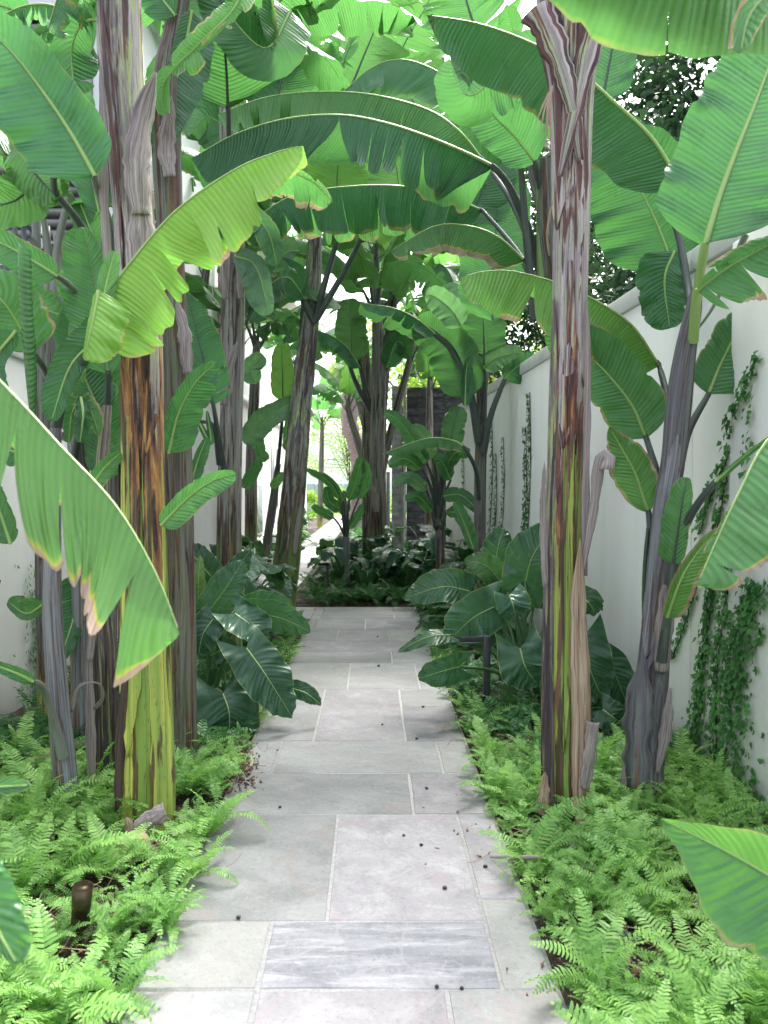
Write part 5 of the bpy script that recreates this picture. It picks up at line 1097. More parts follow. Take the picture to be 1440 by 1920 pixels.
# ------------------------------------------------------------------ philodendrons
def philo(px, d, label, leaves, seed=0):
    b = P(px, 1300, d); root = empty('philodendron', (b[0], b[1], 0), label, 'plant'); r = np.random.default_rng(seed); bb = np.array([b[0], b[1], .02])
    for (base, mid, tip, dd, w, a, lobe, cc) in leaves:
        q0 = P(*base, dd)
        o = heart(root, [(*base, dd), (*mid, dd - .05), (*tip, dd - .02)], w, a, lobe, col=(.03, cc[1], cc[0]))
        m1 = (bb * .55 + q0 * .45); m1[2] = max(.1, q0[2] * .75)
        pp = catmull([bb + np.r_[r.normal(0, .06, 2), 0], m1, q0], 14); V, Fc, U = tube(pp, np.linspace(.016, .009, 14), 7)
        link('stalk', mesh_from('stalk', V, Fc, U, True, M['stem_green']), o, loc=(0, 0, 0))
    return root
D_, L_ = (.42, 0), (.55, .02)
philo(395, 5.3, 'glossy philodendron with large drooping leaves over the left edge of the path',
 [((418, 1300), (430, 1340), (428, 1402), 4.7, 62, (-12, -12), .55, D_),
  ((462, 1215), (500, 1268), (548, 1345), 4.75, 48, (-15, 10), .5, D_),
  ((545, 1290), (575, 1300), (603, 1322), 4.9, 18, (-15, -15), .4, (.34, 0)),
  ((396, 1140), (425, 1100), (457, 1050), 5.2, 34, (-10, 0), .4, L_),
  ((440, 1150), (480, 1180), (492, 1205), 5.0, 40, (-30, 30), .4, (.62, 0)),
  ((478, 1150), (530, 1160), (582, 1185), 5.1, 34, (30, -30), .4, D_),
  ((470, 1140), (515, 1135), (550, 1162), 5.3, 30, (30, -40), .3, (.6, 0)),
  ((400, 1160), (380, 1190), (372, 1230), 5.1, 30, (0, 0), .4, (.45, 0)),
  ((372, 1120), (372, 1080), (376, 1040), 5.4, 14, (0, 0), .2, (.75, .3)),
  ((395, 1230), (420, 1220), (424, 1260), 5.2, 26, (0, 0), .4, D_),
  ((395, 1080), (370, 1050), (345, 1020), 5.5, 30, (0, 0), .4, (.35, 0)),
  ((460, 1120), (440, 1080), (470, 1030), 5.8, 26, (0, 0), .4, (.3, 0))], 1)
philo(985, 5.3, 'glossy philodendron with broad upright leaves between path light and scorched stem',
 [((880, 1108), (830, 1100), (758, 1122), 5.6, 36, (30, -20), .35, D_),
  ((925, 1138), (885, 1160), (838, 1205), 5.3, 44, (-10, 20), .5, L_),
  ((955, 1115), (962, 1135), (968, 1158), 5.1, 34, (-20, -20), .3, (.6, 0)),
  ((985, 1090), (1000, 1040), (1040, 985), 5.4, 48, (0, 0), .5, D_),
  ((975, 1215), (985, 1250), (1008, 1285), 4.9, 48, (-15, -15), .45, (.5, 0)),
  ((862, 1250), (830, 1258), (785, 1272), 4.9, 34, (-20, 40), .5, (.55, 0)),
  ((845, 1190), (800, 1195), (745, 1222), 5.2, 22, (40, -60), .3, (.36, .05)),
  ((940, 1090), (910, 1060), (870, 1050), 5.6, 26, (10, 10), .3, (.48, .12)),
  ((950, 1110), (915, 1070), (870, 1085), 5.7, 32, (10, 0), .3, (.4, 0)),
  ((930, 1050), (935, 1020), (945, 990), 5.9, 28, (0, 0), .4, D_),
  ((900, 1130), (910, 1170), (905, 1215), 5.5, 38, (0, 0), .4, (.3, 0)),
  ((1000, 1140), (985, 1110), (970, 1085), 5.6, 34, (0, 0), .3, (.3, 0)),
  ((1050, 1140), (1045, 1080), (1030, 1040), 5.7, 36, (0, 0), .3, (.36, 0)),
  ((960, 1060), (925, 1045), (900, 1030), 6.0, 24, (0, 0), .3, (.4, 0))], 2)
philo(1105, 4.9, 'philodendron leaves leaning on the white wall right of the scorched stem',
 [((1095, 1190), (1105, 1250), (1132, 1315), 4.7, 46, (0, 0), .4, D_), ((1110, 1225), (1150, 1260), (1180, 1330), 4.9, 36, (0, 10), .4, D_),
  ((1088, 1120), (1104, 1130), (1118, 1152), 4.9, 26, (0, 0), .3, (.4, 0)), ((1130, 1330), (1150, 1345), (1170, 1360), 4.6, 30, (0, 0), .4, (.3, 0)),
  ((1070, 1240), (1090, 1300), (1100, 1350), 4.9, 40, (0, 0), .4, (.3, 0))], 3)
# shade philodendrons further back: generated whole
def gen_philo(px, d, label, n, size, seed, hgt=.8, br=.4, spread=.6):
    r = np.random.default_rng(seed); b = P(px, 1000, d) * [1, 1, 0]; root = empty('philodendron', b, label, 'plant')
    for i in range(n):
        az = i * 2.4 + r.normal(0, .3); rad = spread * r.uniform(.25, 1); h = hgt * r.uniform(.45, 1.05) * (1.1 - .4 * rad / spread)
        q0 = b + [cos(az) * rad, sin(az) * rad, h]; s = size * r.uniform(.7, 1.2); out = np.array([cos(az), sin(az), 0])
        mid = catmull([q0, q0 + out * s * .5 + [0, 0, .02 * r.normal()], q0 + out * s + [0, 0, -s * r.uniform(.3, .8)]], 16)
        V, Fc, U = blade(mid, frames_up(mid), s * .42, s * .42, aL=r.uniform(-30, 15), aR=r.uniform(-30, 15), prof=prof_heart, seed=nseed(), lobe=.2 * s, wave=.07, ns=5, fwd=.4, n=14)
        o = link('leaf', mesh_from('leaf', V, Fc, U, True, M['philo']), root, color=(.03, 0, float(np.clip(r.normal(br, .12), .15, .9))))
        pp = catmull([b + [r.normal(0, .05), r.normal(0, .05), 0], b + out * rad * .4 + [0, 0, h * .7], q0], 8); V, Fc, U = tube(pp, np.linspace(.014, .007, 8), 5)
        link('stalk', mesh_from('stalk', V, Fc, U, True, M['stem_green']), o, loc=(0, 0, 0))
for i, s in enumerate([(642, 11.6, 'dark philodendron at the left corner of the planted island', 16, .34, .85, .38, .55),
                       (672, 12.4, 'dark philodendron between the sapling and the central stem', 16, .36, 1.0, .38, .6),
                       (745, 11.6, 'dark philodendron right of the central stem', 18, .36, .8, .40, .6),
                       (790, 11.0, 'philodendron in the middle of the right bed below the slate wall', 18, .36, .9, .44, .6),
                       (850, 10.4, 'philodendron at the foot of the slim grey stem', 18, .34, .9, .42, .6),
                       (905, 9.4, 'philodendron against the white wall behind the slim stem', 14, .32, .9, .42, .5),
                       (800, 12.8, 'farthest philodendron touching the black slate wall', 16, .36, 1.0, .36, .7),
                       (880, 7.6, 'philodendron in deep shade behind the broad leaved one', 12, .3, .7, .36, .45),
                       (470, 8.6, 'philodendron at the foot of the leaning stem', 14, .32, .75, .42, .45),
                       (430, 7.4, 'philodendron behind the tall brown stem', 12, .32, .9, .42, .45),
                       (415, 10.5, 'philodendron against the white house wall', 12, .34, .9, .38, .5),
                       (470, 14.5, 'philodendron beside the far path under the house', 12, .36, .8, .36, .5),
                       (700, 15.5, 'philodendron far behind the central stem', 12, .36, 1.0, .40, .6)]):
    gen_philo(s[0], s[1], s[2], s[3], s[4], 300 + i, s[5], s[6], s[7])
# strap-leaved clumps
def strap(px, d, label, n, L, seed, mat='lily', w=.022):
    r = np.random.default_rng(seed); b = P(px, 1000, d) * [1, 1, 0]; root = empty('strap_leaf_plant', b, label, 'plant')
    for i in range(n):
        az = r.uniform(0, 6.28); l = L * r.uniform(.6, 1.1); out = np.array([cos(az), sin(az), 0]); e = r.uniform(.25, .8)
        mid = catmull([b + out * .04, b + out * l * e * .5 + [0, 0, l * .6], b + out * l * e + [0, 0, l * .62 - l * .35 * e]], 9); T, S, N = frames_up(mid)
        t = np.linspace(0, 1, 9)[:, None]; ww = w * np.sin(pi * np.clip(t + .12, 0, 1)) ** .6; V = np.stack([mid - S * ww, mid - N * ww * .35, mid + S * ww], 1).reshape(-1, 3)
        link('leaf', mesh_from('leaf', V, grid_faces(9, 3), None, True, M[mat]), root)
strap(478, 12.8, 'dark strap leaved plant against the house behind the leaning stem', 46, 1.0, 1)
strap(690, 10.8, 'grassy strap leaved clump at the foot of the central stem', 34, .75, 2)
strap(505, 16.0, 'strap leaved plant at the left edge of the far path', 36, .95, 3)
strap(548, 20.0, 'broad leaved clump lining the left of the far path', 36, .9, 4, 'fern', .035)

# bird-of-paradise leaf in the right foreground
Sp = P(1560, 1900, 1.7) * [1, 1, 0]; sp = empty('bird_of_paradise_plant', Sp, 'big smooth green leaf with a yellow edge leaning in at the lower right', 'plant')
PL(sp, [(1640, 1800, 1.25), (1520, 1690, 1.3), (1440, 1640, 1.34), (1350, 1590, 1.38), (1238, 1535, 1.42)], (150, 80), (-5, 25), prof=lambda t: np.clip((1 - t) * 1.9, 0, 1) ** .8 * (.75 + .25 * np.sin(pi * t)), col=(.5, .03, .40), mat='strel', ribr=.004, wave=.02, fwd=.2, ns=10,
   pet=[(1700, 2400, 1.7), (1740, 2000, 1.4)], petm='petiole_green', petr=(.012, .008))

# ------------------------------------------------------------------ ferns
def frond_geo(seed, pairs=21, L=1.0, width=.13, arch=.55, mirror=False):
    """sword fern frond along +x, rising then drooping; unit length"""
    r = np.random.default_rng(seed); n = pairs + 2
    t = np.linspace(0, 1, n); e = np.radians(62 - 95 * arch * 1.35 * t ** 1.1); st = 1 / n
    x = np.cumsum(np.cos(e) * st); z = np.cumsum(np.sin(e) * st); y = .05 * np.sin(t * 3 + r.uniform(0, 6)) * t
    p = np.stack([x, y, z], 1); T = nrm(np.gradient(p, axis=0)); S = nrm(np.cross(T, [0, 0, 1.0])); N = np.cross(S, T)
    V, Fc = [], []
    for i in range(n - 1):      # rachis
        w = .004 * (1 - .7 * t[i]); k = len(V); V += [p[i] - S[i] * w, p[i] + S[i] * w, p[i + 1] - S[i + 1] * w, p[i + 1] + S[i + 1] * w]; Fc.append((k, k + 1, k + 3, k + 2))
    for i in range(2, n):
        l = width * (np.sin(pi * (t[i] ** .75) * .93 + .12)) ** .7 * r.uniform(.85, 1.1); hw = st * .43
        for s in (-1, 1):
            if r.random() < .03: continue
            D = S[i] * s * .96 + T[i] * .28; up = N[i] * r.uniform(.04, .30) * l; dn = N[i] * r.uniform(.02, .3) * l; k = len(V)
            b = p[i] + S[i] * s * .003
            V += [b - T[i] * hw * .7, b + T[i] * hw * .9, b + D * l * .55 + T[i] * hw * .8 + up, b + D * l * .55 - T[i] * hw * .8 + up, b + D * l * .93 + T[i] * hw * .35 + up - dn, b + D * l * .93 - T[i] * hw * .4 + up - dn]
            Fc += [(k, k + 1, k + 2, k + 3), (k + 3, k + 2, k + 4, k + 5)] if s > 0 else [(k + 3, k + 2, k + 1, k), (k + 5, k + 4, k + 2, k + 3)]
    V = np.array(V); return V, np.array(Fc)
FR = [frond_geo(i, 20 + i % 4, arch=(.35, .5, .62, .75, .45, .9)[i % 6], width=.12 + .012 * (i % 3)) for i in range(12)]
FRS = [frond_geo(40 + i, 11, arch=(.4, .6, .8)[i % 3], width=.15) for i in range(6)]
FM = [mesh_from('frond', v, f, None, False, M['fern']) for v, f in FR]
def stuff_fronds(name, centres, lens, geo, mat, per=(5, 9), tilt=.25, seed=0):
    r = np.random.default_rng(seed); Vs, Fs, n = [], [], 0
    for c, Ln in zip(centres, lens):
        az0 = r.uniform(0, 6.28); k = r.integers(*per)
        for j in range(k):
            v, f = geo[r.integers(len(geo))]; az = az0 + j * 6.28 / k + r.normal(0, .25); l = Ln * r.uniform(.65, 1.15); tl = r.normal(-.02, tilt); rl = r.normal(0, .22)
            q = v * l; ct, st_ = cos(tl), sin(tl); q = np.stack([q[:, 0] * ct - q[:, 2] * st_, q[:, 1], q[:, 0] * st_ + q[:, 2] * ct], 1)
            cr, sr = cos(rl), sin(rl); q = np.stack([q[:, 0], q[:, 1] * cr - q[:, 2] * sr * .6, q[:, 2] * cr + q[:, 1] * sr], 1)
            ca, sa = cos(az), sin(az); q = np.stack([q[:, 0] * ca - q[:, 1] * sa, q[:, 0] * sa + q[:, 1] * ca, np.maximum(q[:, 2], -.03)], 1) + c
            Vs.append(q); Fs.append(f + n); n += len(q)
    o = root_mesh(name, np.vstack(Vs), np.vstack(Fs), (0, 0, 0), M[mat], None, False); o['kind'] = 'stuff'; o['label'] = 'low green ferns and seedlings growing between the larger fronds'; return o
def scatter(x0f, x1f, d0, d1, n, seed, holes=(), gap=.05):
    r = np.random.default_rng(seed); out = []
    while len(out) < n:
        d = d0 + (d1 - d0) * r.random(); a, b = x0f(d), x1f(d); x = a + (b - a) * r.random()
        if any((x - h[0]) ** 2 + (d - h[1]) ** 2 < h[2] ** 2 for h in holes): continue
        out.append((x, d, 0.0))
    return np.array(out)
pl = lambda d: KX(KL, d); pr = lambda d: KX(KR, d)
g3 = G(252, 1690); g4 = G(40, 1735); g5 = G(158, 1830); g6 = G(265, 1590)
hl = [(g4[0], g4[1], .17), (*P(275, 0, 3.5)[:2], .20), (g3[0], g3[1], .20), (g5[0], g5[1], .17), (g6[0], g6[1], .16)]
g1 = G(1140, 1790); g2 = G(1290, 1800)
hr = [(g1[0], g1[1], .20), (g2[0], g2[1], .19), (*P(1062, 0, 3.4)[:2], .18)]
c = scatter(lambda d: lwx(d) + .1, lambda d: pl(d) - .07, 1.7, 4.3, 250, 1, hl); tag(stuff_fronds('fern_ground_cover', c, rng.uniform(.15, .34, len(c)), FR, 'fern', seed=1), 'bright sword ferns carpeting the left bed')
c = scatter(lambda d: pr(d) + .06, lambda d: wallx(d) - .08, 1.6, 4.3, 270, 2, hr); tag(stuff_fronds('fern_ground_cover', c, rng.uniform(.14, .32, len(c)), FR, 'fern', seed=2), 'bright sword ferns carpeting the right bed')
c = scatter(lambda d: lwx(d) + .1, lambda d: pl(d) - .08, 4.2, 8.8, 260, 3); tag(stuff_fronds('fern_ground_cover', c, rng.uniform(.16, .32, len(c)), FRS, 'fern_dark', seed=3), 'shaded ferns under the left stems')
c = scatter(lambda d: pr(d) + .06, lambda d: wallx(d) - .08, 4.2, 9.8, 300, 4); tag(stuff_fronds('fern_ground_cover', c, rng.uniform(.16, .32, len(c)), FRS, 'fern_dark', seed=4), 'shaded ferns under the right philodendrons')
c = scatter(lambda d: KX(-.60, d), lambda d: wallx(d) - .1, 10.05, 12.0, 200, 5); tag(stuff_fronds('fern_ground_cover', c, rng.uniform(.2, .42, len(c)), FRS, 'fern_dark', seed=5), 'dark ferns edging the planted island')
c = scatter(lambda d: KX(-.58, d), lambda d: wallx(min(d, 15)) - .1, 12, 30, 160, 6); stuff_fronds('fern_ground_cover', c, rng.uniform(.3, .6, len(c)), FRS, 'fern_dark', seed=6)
# small soft ground cover between the fronds
c = scatter(lambda d: pr(d) + .03, lambda d: wallx(d) - .1, 1.7, 4.6, 420, 7, hr[:2]); stuff_fronds('low_ground_cover', c, rng.uniform(.07, .13, len(c)), FRS, 'fern', seed=7)
c = scatter(lambda d: lwx(d) + .1, lambda d: pl(d) - .04, 1.7, 4.6, 380, 8, hl[:1]); stuff_fronds('low_ground_cover', c, rng.uniform(.07, .13, len(c)), FRS, 'fern', seed=8)
for sgn, kk, hh, sd_ in ((1, KR, hr[:2], 9), (-1, KL, hl[:1], 10)):
    c = scatter(lambda d: KX(kk, d) + (.015 if sgn > 0 else -.13), lambda d: KX(kk, d) + (.13 if sgn > 0 else -.015), 1.7, 8.0, 130, sd_); stuff_fronds('low_ground_cover', c, rng.uniform(.08, .19, len(c)), FRS + FR[:4], 'fern', per=(3, 7), seed=sd_)
# individually built ferns, the ones that show largest
def fern(px, py, Ln, n, label, seed, azs=None):
    b = G(px, py); root = empty('sword_fern', (b[0], b[1], 0), label, 'fern', 'sword ferns at the path edge'); r = np.random.default_rng(seed)
    for j in range(n):
        az = (j * 6.28 / n + r.normal(0, .25)) if azs is None else azs[j % len(azs)] + r.normal(0, .15)
        link('frond', FM[r.integers(12)], root, loc=(r.normal(0, .01), r.normal(0, .01), 0), rot=(r.normal(0, .2), r.normal(-.05, .2), az), scale=Ln * r.uniform(.75, 1.15))
for i, (x, y_, Ln, n, lab) in enumerate([
    (395, 1570, .30, 11, 'bright sword fern spilling onto the paving right of the thick stem'),
    (372, 1650, .26, 11, 'bright sword fern overhanging the path edge just below the cut stump'),
    (320, 1745, .22, 10, 'sword fern over the path edge right of the bronze spotlight'),
    (110, 1655, .30, 10, 'sword fern with long dark arching fronds behind the bronze spotlight'),
    (60, 1560, .30, 9, 'sword fern at the foot of the slender silver stem'),
    (215, 1890, .24, 10, 'sword fern at the bottom edge left of the path'),
    (40, 1890, .28, 9, 'sword fern in the bottom left corner'),
    (925, 1500, .26, 10, 'bright sword fern beside the path left of the scorched stem'),
    (905, 1370, .27, 9, 'sword fern reaching over the path in front of the path light'),
    (1000, 1650, .24, 10, 'sword fern overhanging the path below the dry stick'),
    (1150, 1480, .27, 9, 'upright sword fern between the scorched stem and the charcoal one'),
    (1190, 1640, .26, 10, 'sword fern in the middle of the right bed left of the big smooth leaf'),
    (1120, 1860, .30, 10, 'sword fern with upright pale fronds near the bottom right of the path'),
    (1300, 1850, .30, 10, 'sword fern under the big smooth leaf at the bottom'),
    (1400, 1900, .28, 9, 'sword fern in the bottom right corner')]):
    fern(x, y_, Ln, n, lab, 500 + i)

# ------------------------------------------------------------------ creeping fig on the right wall
def W(px, py, off=0.0):
    d = 2939.0 / (px - 620.0); p = P(px, py, d); return p + np.array([-off, 0, 0])
def fig(pts, dens, spread, size, label, seed, stem=.004, group=None):
    """pts in photo pixels on the wall plane; dens leaves per metre"""
    r = np.random.default_rng(seed); q = catmull([W(*p) for p in pts], 60); root = empty('creeping_fig', q[-1] * [1, 1, 1], label, 'climbing vine', group)
    wob = q.copy(); wob[:, 1] += r.normal(0, .006, 60); wob[:, 0] = np.array([wallx(y) - .006 for y in wob[:, 1]])
    L = np.r_[0, np.cumsum(np.linalg.norm(np.diff(q, axis=0), axis=1))]; mb = MB(); mb.tube(wob, stem, 5); mb.part('stem', M['bark_dark'], root, True)
    n = int(L[-1] * dens * 1.5); s = r.uniform(0, L[-1], n); s.sort(); c = np.stack([np.interp(s, L, q[:, k]) for k in range(3)], 1)
    sp = spread if np.isscalar(spread) else np.interp(s / L[-1], np.linspace(0, 1, len(spread)), spread)
    c[:, 1] += r.normal(0, 1, n) * sp; c[:, 2] += r.normal(0, .012, n) + r.normal(0, .3, n) * sp; c[:, 2] = np.maximum(c[:, 2], .0)
    pier = (c[:, 1] < 3.87)
    c[:, 0] = 2.038 - .0693 * c[:, 1] - r.uniform(.008, .035, n) - .045 * pier
    a = r.normal(-pi / 2, .7, n); t = np.stack([0 * a, np.cos(a), np.sin(a)], 1) + np.stack([-r.uniform(.0, .7, n), 0 * a, 0 * a], 1); t = nrm(t)
    nn = nrm(np.stack([-np.ones(n), r.normal(0, .35, n), r.uniform(-.1, .8, n)], 1)); b = nrm(np.cross(nn, t)); sz = (size * 1.3 * r.uniform(.5, 1.3, n))[:, None]
    Q = np.stack([c, c + t * sz * .3 + b * sz * .42, c + t * sz * 1.0, c + t * sz * .3 - b * sz * .42], 1)
    Q[:, 0] += nn * sz * -.06; Q[:, 2] += nn * sz * -.1
    me = mesh_from('leaves', Q.reshape(-1, 3), np.arange(n * 4).reshape(-1, 4), None, False, M['fig']); o = link('leaves', me, root); o['kind'] = 'stuff'
fig([(1445, 660), (1410, 740), (1385, 800), (1365, 860), (1335, 925), (1318, 980)], 150, .022, .028, 'creeping fig strand slanting down the wall at the right edge', 1)
fig([(1366, 880), (1345, 1000), (1310, 1100), (1285, 1180), (1266, 1235)], 150, .020, .026, 'thin fig strand ending in a point right of the charcoal stem', 2)
fig([(1345, 1050), (1335, 1150), (1325, 1250), (1312, 1380), (1290, 1500)], 330, [.02, .025, .03, .07, .10], .027, 'fig strand widening to a thick patch at the wall foot right of the charcoal stem', 3)
fig([(1378, 1050), (1365, 1130), (1350, 1260), (1350, 1400), (1345, 1510)], 240, [.015, .03, .03, .05, .07], .026, 'middle fig strand between the two thick patches', 4)
fig([(1446, 1090), (1425, 1180), (1405, 1280), (1400, 1400), (1405, 1540)], 620, [.06, .07, .08, .11, .12], .026, 'dense mat of creeping fig covering the wall foot at the right edge', 5)
fig([(1345, 905), (1325, 960), (1316, 1000)], 110, .015, .026, 'short fig strand beneath the slanting stalk', 6)
fig([(1430, 690), (1425, 800), (1428, 920), (1418, 1060)], 70, .03, .024, 'sparse fig strand hanging straight down close to the right edge', 7)
fig([(1392, 1000), (1384, 1090), (1390, 1200), (1378, 1320)], 120, .03, .024, 'airy fig strand left of the dense mat', 8)
for i, (x, ya, yb, dn, lab) in enumerate([(993, 735, 1015, 150, 'thin dark fig line on the wall left of the scorched stem, the longest'), (986, 800, 1010, 150, 'second thin fig line just left of the longest one'), (922, 775, 1000, 90, 'sparse fig line on the wall right of the slim stem'),
        (930, 850, 1010, 90, 'short fig line in the middle of the sparse group'), (944, 820, 1010, 90, 'sparse fig line farthest right in the group near the slim stem'), (1142, 1250, 1400, 140, 'little fig strand at the wall foot beside the charcoal stem'), (868, 830, 990, 80, 'far fig line behind the slim grey stem')]):
    fig([(x, ya), (x + 2, (ya + yb) / 2), (x - 3, yb)], dn, .012 if x < 1100 else .02, .028, lab, 20 + i, group='thin fig lines on the right wall' if x < 1100 else None)
# ivy on the left wall
iv = empty('creeping_fig', (lwx(5), 5, 0), 'dark creeping fig at the foot of the left wall behind the ferns', 'climbing vine'); r = np.random.default_rng(8); n = 900
yy_ = r.normal(5.75, .13, n) + .1 * np.sin(np.arange(n)); zz_ = r.uniform(0, 1.0, n) ** 1.3; c = np.stack([np.array([lwx(y) for y in yy_]) + r.uniform(.01, .04, n), yy_, zz_], 1); t = nrm(np.stack([r.uniform(0, .5, n), r.normal(0, .6, n), -np.ones(n)], 1)); b = nrm(np.cross(t, [1.0, .2, .1])); sz = .032 * r.uniform(.7, 1.2, (n, 1))
Q = np.stack([c, c + t * sz * .4 + b * sz * .4, c + t * sz, c + t * sz * .4 - b * sz * .4], 1)
o = link('leaves', mesh_from('leaves', Q.reshape(-1, 3), np.arange(n * 4).reshape(-1, 4), None, False, M['fig']), iv); o['kind'] = 'stuff'
mb = MB(); mb.tube(catmull([(lwx(4.6) + .01, 4.6, 0), (lwx(4.8) + .01, 4.8, .5), (lwx(5.1) + .01, 5.1, .9)], 12), .005, 5); mb.part('stem', M['bark_dark'], iv, True)

# ------------------------------------------------------------------ lights, stump, debris
q = G(912, 1335); pl_ = empty('path_light', (q[0], q[1], 0), 'dark metal path light with a flat arm over the right bed edge', 'garden light')
d = q[1]; zt = P(912, 1192, d)[2]; hw = .023; xa = P(862, 1192, d)[0]; xr = P(919, 1192, d)[0]
mb = MB(); mb.box((xr - 2 * hw, d - hw, -.05), (xr, d + hw, zt - .0005)); bevel(mb.part('post', M['metal'], pl_), .003)
mb = MB(); mb.box((xa, d - hw, zt - .040), (xr - 2 * hw - .001, d + hw, zt)); bevel(mb.part('arm', M['metal'], pl_), .003)
mb = MB(); mb.box((xa + .01, d - hw * .7, zt - .047), (xr - .08, d + hw * .7, zt - .0405)); mb.part('lens', M['glass'], pl_)
# small dark light in the island
q = P(652, 1065, 11.0); o2 = empty('path_light', (P(612, 0, 11)[0], 11, 0), 'small dark path light half hidden in the planted island', 'garden light')
mb = MB(); x = P(612, 0, 11)[0]; mb.box((x - .02, 10.98, 0), (x + .02, 11.02, .42)); mb.part('post', M['metal'], o2); mb = MB(); mb.box((x - .14, 10.98, .421), (x + .02, 11.02, .46)); mb.part('arm', M['metal'], o2)
# bronze spotlight
b0 = G(155, 1765); d = b0[1] + .0; bt = P(155, 1662, d - .02); bb_ = P(150, 1738, d)
sl_ = empty('garden_spotlight', (b0[0], d, 0), 'bronze cylinder spotlight tilted among the left ferns', 'garden light')
ax = nrm(bt - bb_); Lc = np.linalg.norm(bt - bb_)
prof = [(.0, .020), (.03, .0285), (.12, .030), (.48, .030), (.485, .0315), (.60, .0315), (1.0, .0335), (1.0, .030), (.72, .029)]
V, Fc, U = tube(np.array([bb_ + ax * Lc * a for a, _ in prof]), [r_ for _, r_ in prof], 28); link('housing', mesh_from('housing', V, Fc, U, True, M['bronze']), sl_)
V, Fc, U = tube(np.array([bb_ + ax * Lc * .70, bb_ + ax * Lc * .71, bb_ + ax * Lc * .72]), [.0285, .028, .0001], 24); link('lens', mesh_from('lens', V, Fc, U, True, M['glass']), sl_)
mb = MB(); mb.tube(np.array([bb_ + ax * Lc * .1, bb_ - ax * .06, (bb_[0], bb_[1], -.05)]), .010, 10); mb.part('stake', M['bronze'], sl_, True)
mb = MB(); k_ = bb_ + ax * Lc * .22 + np.array([0, -.030, 0]); mb.tube(np.array([k_, k_ + [0, -.004, 0]]), .014, 14); mb.add(*tube(np.array([k_ + [0, -.004, 0], k_ + [0, -.0045, 0]]), [.014, .0001], 14)); mb.part('knuckle', M['bronze'], sl_, True)
# cut stump
q = G(252, 1615); s0 = np.array([q[0], q[1], 0]); st = empty('cut_stump', s0, 'pale round cut banana stump in the ferns by the thick stem', 'stump')
rr = .062; nrmv = nrm(np.array([.05, -.75, .65])); cc = P(252, 1585, 3.15); pth = np.array([cc - nrmv * .16, cc - nrmv * .02, cc - nrmv * .0])
V, Fc, U = tube(pth, [rr, rr * 1.03, rr], 26); link('stem', mesh_from('stem', V, Fc, U, True, M['dry']), st)
V, Fc, U = tube(np.array([cc, cc + nrmv * .002, cc + nrmv * .0045]), [rr, rr * .93, .0001], 26); link('cut_face', mesh_from('cut_face', V, Fc, U, True, M['cut']), st)
def debris(pts, w, label, mat='dry', seed=1, cup=45, name='dry_sheath', cat='dead leaf', **k):
    o = flap(None, pts, w, mat, cup, name, seed=seed, thick=.006, **k); tag(o, label, cat); return o
debris([(255, 1560, 3.22), (275, 1540, 3.24), (310, 1522, 3.26)], 26, 'brown broken sheath leaning on the base of the thick stem', 'dry', 3, prof=lambda t: .8 + .2 * t)
debris([(245, 1575, 3.2), (243, 1550, 3.2), (236, 1532, 3.2)], 13, 'pale broken sheath standing beside the cut stump', 'straw', 4)
debris([(160, 1535, 3.3), (180, 1560, 3.25), (195, 1590, 3.2)], 22, 'weathered brown sheath lying between the silver and thick stems', 'dry', 5)
debris([(65, 1425, 3.9), (110, 1408, 3.9), (172, 1385, 3.9)], 6, 'long pale dry strip leaning behind the silver stem', 'straw', 6, cup=20)
debris([(1080, 1585, 3.0), (1050, 1605, 2.98), (1000, 1608, 2.95), (920, 1606, 2.92)], 5, 'dry brown stick lying across the ferns below the scorched stem', 'dry', 7, cup=80, name='dry_stick', cat='stick', prof=lambda t: 1.1 - .5 * t)
debris([(118, 1730, 2.7), (117, 1700, 2.7), (121, 1655, 2.7)], 3, 'pale dry blade standing left of the bronze spotlight', 'straw', 8, cup=20)
# berries
bm_ = None; rb = random.Random(5)
for i, (x, y_, lab) in enumerate([(428, 1645, 'black berry on the paving right of the ferns below the thick stem'), (447, 1723, 'black berry sitting on the joint above the pale left slab'),
    (757, 1568, 'larger of two black berries near the top of the mauve slab'), (790, 1586, 'small flat black berry right of the larger one on the mauve slab'), (834, 1667, 'black berry low on the right half of the mauve slab'), (910, 1627, 'black berry on the narrow right slab beside the ferns'),
    (819, 1853, 'left one of two black berries at the foot of the banded slab'), (866, 1856, 'right one of two black berries at the foot of the banded slab'), (457, 1464, 'black berry at the left paving edge beside the brown litter'), (525, 1515, 'black berry at the front of the wide left slab'),
    (717, 1360, 'black berry on the brown vein of the middle slab'), (520, 1408, 'black berry at the upper left of the long middle slab'), (781, 1387, 'black berry on the joint right of the brown vein'), (800, 1480, 'black berry on the diagonal grained slab'),
    (710, 1250, 'black berry on the slab right of the palest slab'), (708, 1195, 'black berry far up the path left of centre'), (793, 1327, 'black berry at the right paving edge before the path light'), (590, 1143, 'farthest black berry beside the leaning stem')]):
    rad = rb.uniform(.0058, .0085) * (1.0 if y_ > 1400 else 1.3)
    me = bpy.data.meshes.new('berry'); import bmesh; bm = bmesh.new(); bmesh.ops.create_icosphere(bm, subdivisions=2, radius=rad)
    for v in bm.verts: v.co *= 1 + rb.uniform(-.2, .14)
    bm.to_mesh(me); bm.free(); me.polygons.foreach_set('use_smooth', np.ones(len(me.polygons), bool)); me.materials.append(M['berry'])
    o = bpy.data.objects.new('fallen_berry', me); C.objects.link(o); g = G(x, y_); o.location = (g[0], g[1], rad * .85); o.scale = (rb.uniform(.9, 1.3), rb.uniform(.9, 1.3), rb.uniform(.6, .95)); o.rotation_euler = (0, 0, rb.uniform(0, 6))
    tag(o, lab, 'berry', 'fallen black berries on the paving')
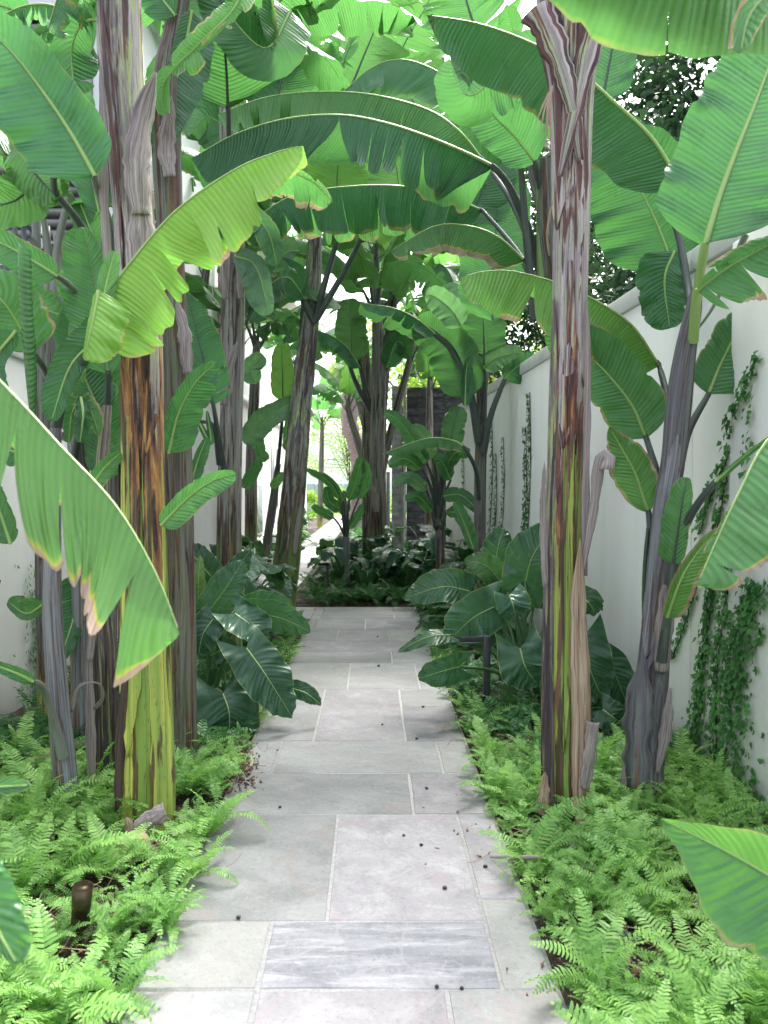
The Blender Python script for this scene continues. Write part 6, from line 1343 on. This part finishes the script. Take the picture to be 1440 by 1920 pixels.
# dead leaves and litter
def dead(px, py, s, label, rot, mat='leaf_dead'):
    g = G(px, py); xs, ys = np.meshgrid(np.linspace(-1, 1, 7), np.linspace(-1, 1, 5), indexing='ij'); w = (1 - xs ** 2) ** .6 * .42 + .01
    V = np.stack([xs * s, ys * w * s, .25 * s * (ys * w) ** 2 * 4 + .15 * s * xs ** 2 + .03 * s * np.sin(xs * 6)], -1).reshape(-1, 3)
    me = mesh_from('dead_leaf', V, grid_faces(7, 5), None, True, M[mat]); o = bpy.data.objects.new('dead_leaf', me); C.objects.link(o); o.location = (g[0], g[1], .035); o.rotation_euler = (rb.uniform(-.4, .4), rb.uniform(-.4, .4), rot)
    m = o.modifiers.new('thickness', 'SOLIDIFY'); m.thickness = .0015; tag(o, label, 'dead leaf')
dead(1205, 1840, .045, 'rust brown dead leaf on the bare soil at the lower right', .4); dead(1172, 1815, .035, 'small reddish dead leaf above the rust brown one', 1.6)
dead(208, 1825, .03, 'orange brown dead leaf under the ferns left of the path', .8); dead(50, 1735, .05, 'pale grey dead leaf on the soil left of the spotlight', .5, 'straw')
dead(1300, 1640, .035, 'brown dead leaf in the ferns left of the big smooth leaf', 2.2); dead(985, 1400, .04, 'pale dry leaf on the ferns near the path light', .3, 'straw')
dead(100, 1760, .035, 'brown curled dead leaf on the soil below the spotlight', 2.0); dead(262, 1722, .025, 'dark orange dead leaf at the paving edge', 1.0)
# straw and twigs and perlite as litter
def litter(name, spots, n, L, rad, mat, seed):
    r = np.random.default_rng(seed); mb = MB()
    for _ in range(n):
        s = spots[r.integers(len(spots))]; g = G(s[0] + r.normal(0, s[2]), s[1] + r.normal(0, s[3])); az = r.uniform(0, 6.28); l = L * r.uniform(.4, 1.2); dz = r.uniform(.02, .5)
        a = g + [0, 0, r.uniform(.005, .05)]; b = a + l * np.array([cos(az), sin(az), dz]); m = (a + b) / 2 + r.normal(0, l * .08, 3); mb.tube(catmull([a, m, b], 6), rad * r.uniform(.6, 1.2), 4)
    V, Fc, U = mb.get(); o = root_mesh(name, V, Fc, (0, 0, 0), M[mat], U); o['kind'] = 'stuff'; o['label'] = 'thin dry stalks tangled among the ferns'
litter('dead_stalks', [(960, 1400, 45, 25), (1000, 1420, 30, 20), (1300, 1810, 50, 22), (1110, 1620, 80, 30), (1060, 1480, 60, 30)], 260, .16, .0016, 'straw', 1)
litter('dead_stalks', [(400, 1430, 30, 20), (60, 1760, 50, 30), (230, 1640, 90, 50), (60, 1440, 60, 40)], 220, .14, .0016, 'straw', 2)
def crumbs(name, spots, n, s, mat, seed):
    r = np.random.default_rng(seed); V, Fc = [], []
    for i in range(n):
        sp_ = spots[r.integers(len(spots))]; g = G(sp_[0] + r.normal(0, sp_[2]), sp_[1] + r.normal(0, sp_[3])); ss = s * r.uniform(.4, 1.4); k = len(V)
        p = r.normal(0, 1, (4, 3)); p = nrm(p) * ss; V += list(g + p + [0, 0, ss * .6]); Fc += [(k, k + 1, k + 2), (k, k + 2, k + 3), (k, k + 3, k + 1), (k + 1, k + 3, k + 2)]
    o = root_mesh(name, np.array(V), np.array(Fc), (0, 0, 0), M[mat], None, False); o['kind'] = 'stuff'; o['label'] = 'loose crumbs lying on the bare soil'
crumbs('pale_gravel', [(1150, 1775, 28, 22), (45, 1730, 40, 25), (1180, 1830, 40, 20)], 900, .007, 'mortar', 3)
crumbs('mulch', [(1250, 1800, 90, 60), (60, 1720, 70, 60), (1150, 1560, 120, 40), (405, 1430, 22, 30), (455, 1440, 14, 22), (660, 1132, 90, 3)], 2600, .011, 'leaf_dead', 4)
# heart-shaped bright weed
wd = G(1092, 1640); wr = empty('seedling', (wd[0], wd[1], 0), 'bright green seedling with heart shaped leaves below the scorched stem', 'plant')
for (b, t, w) in (((1095, 1595), (1085, 1620), 13), ((1112, 1595), (1122, 1612), 9), ((1128, 1598), (1146, 1618), 11), ((1058, 1612), (1072, 1630), 12)):
    o = PL(wr, [(*b, 2.95), ((b[0] + t[0]) / 2, (b[1] + t[1]) / 2 - 2, 2.93), (*t, 2.92)], (w, w), (-10, -10), prof=prof_heart, lobe=.01, col=(0, .35, .62), mat='strel', ribr=.001, n=14, pet=[(1095, 1650, 3.0), (1095, 1615, 2.97)], petr=(.002, .001), petm='petiole_green')
sw = G(1330, 1660)
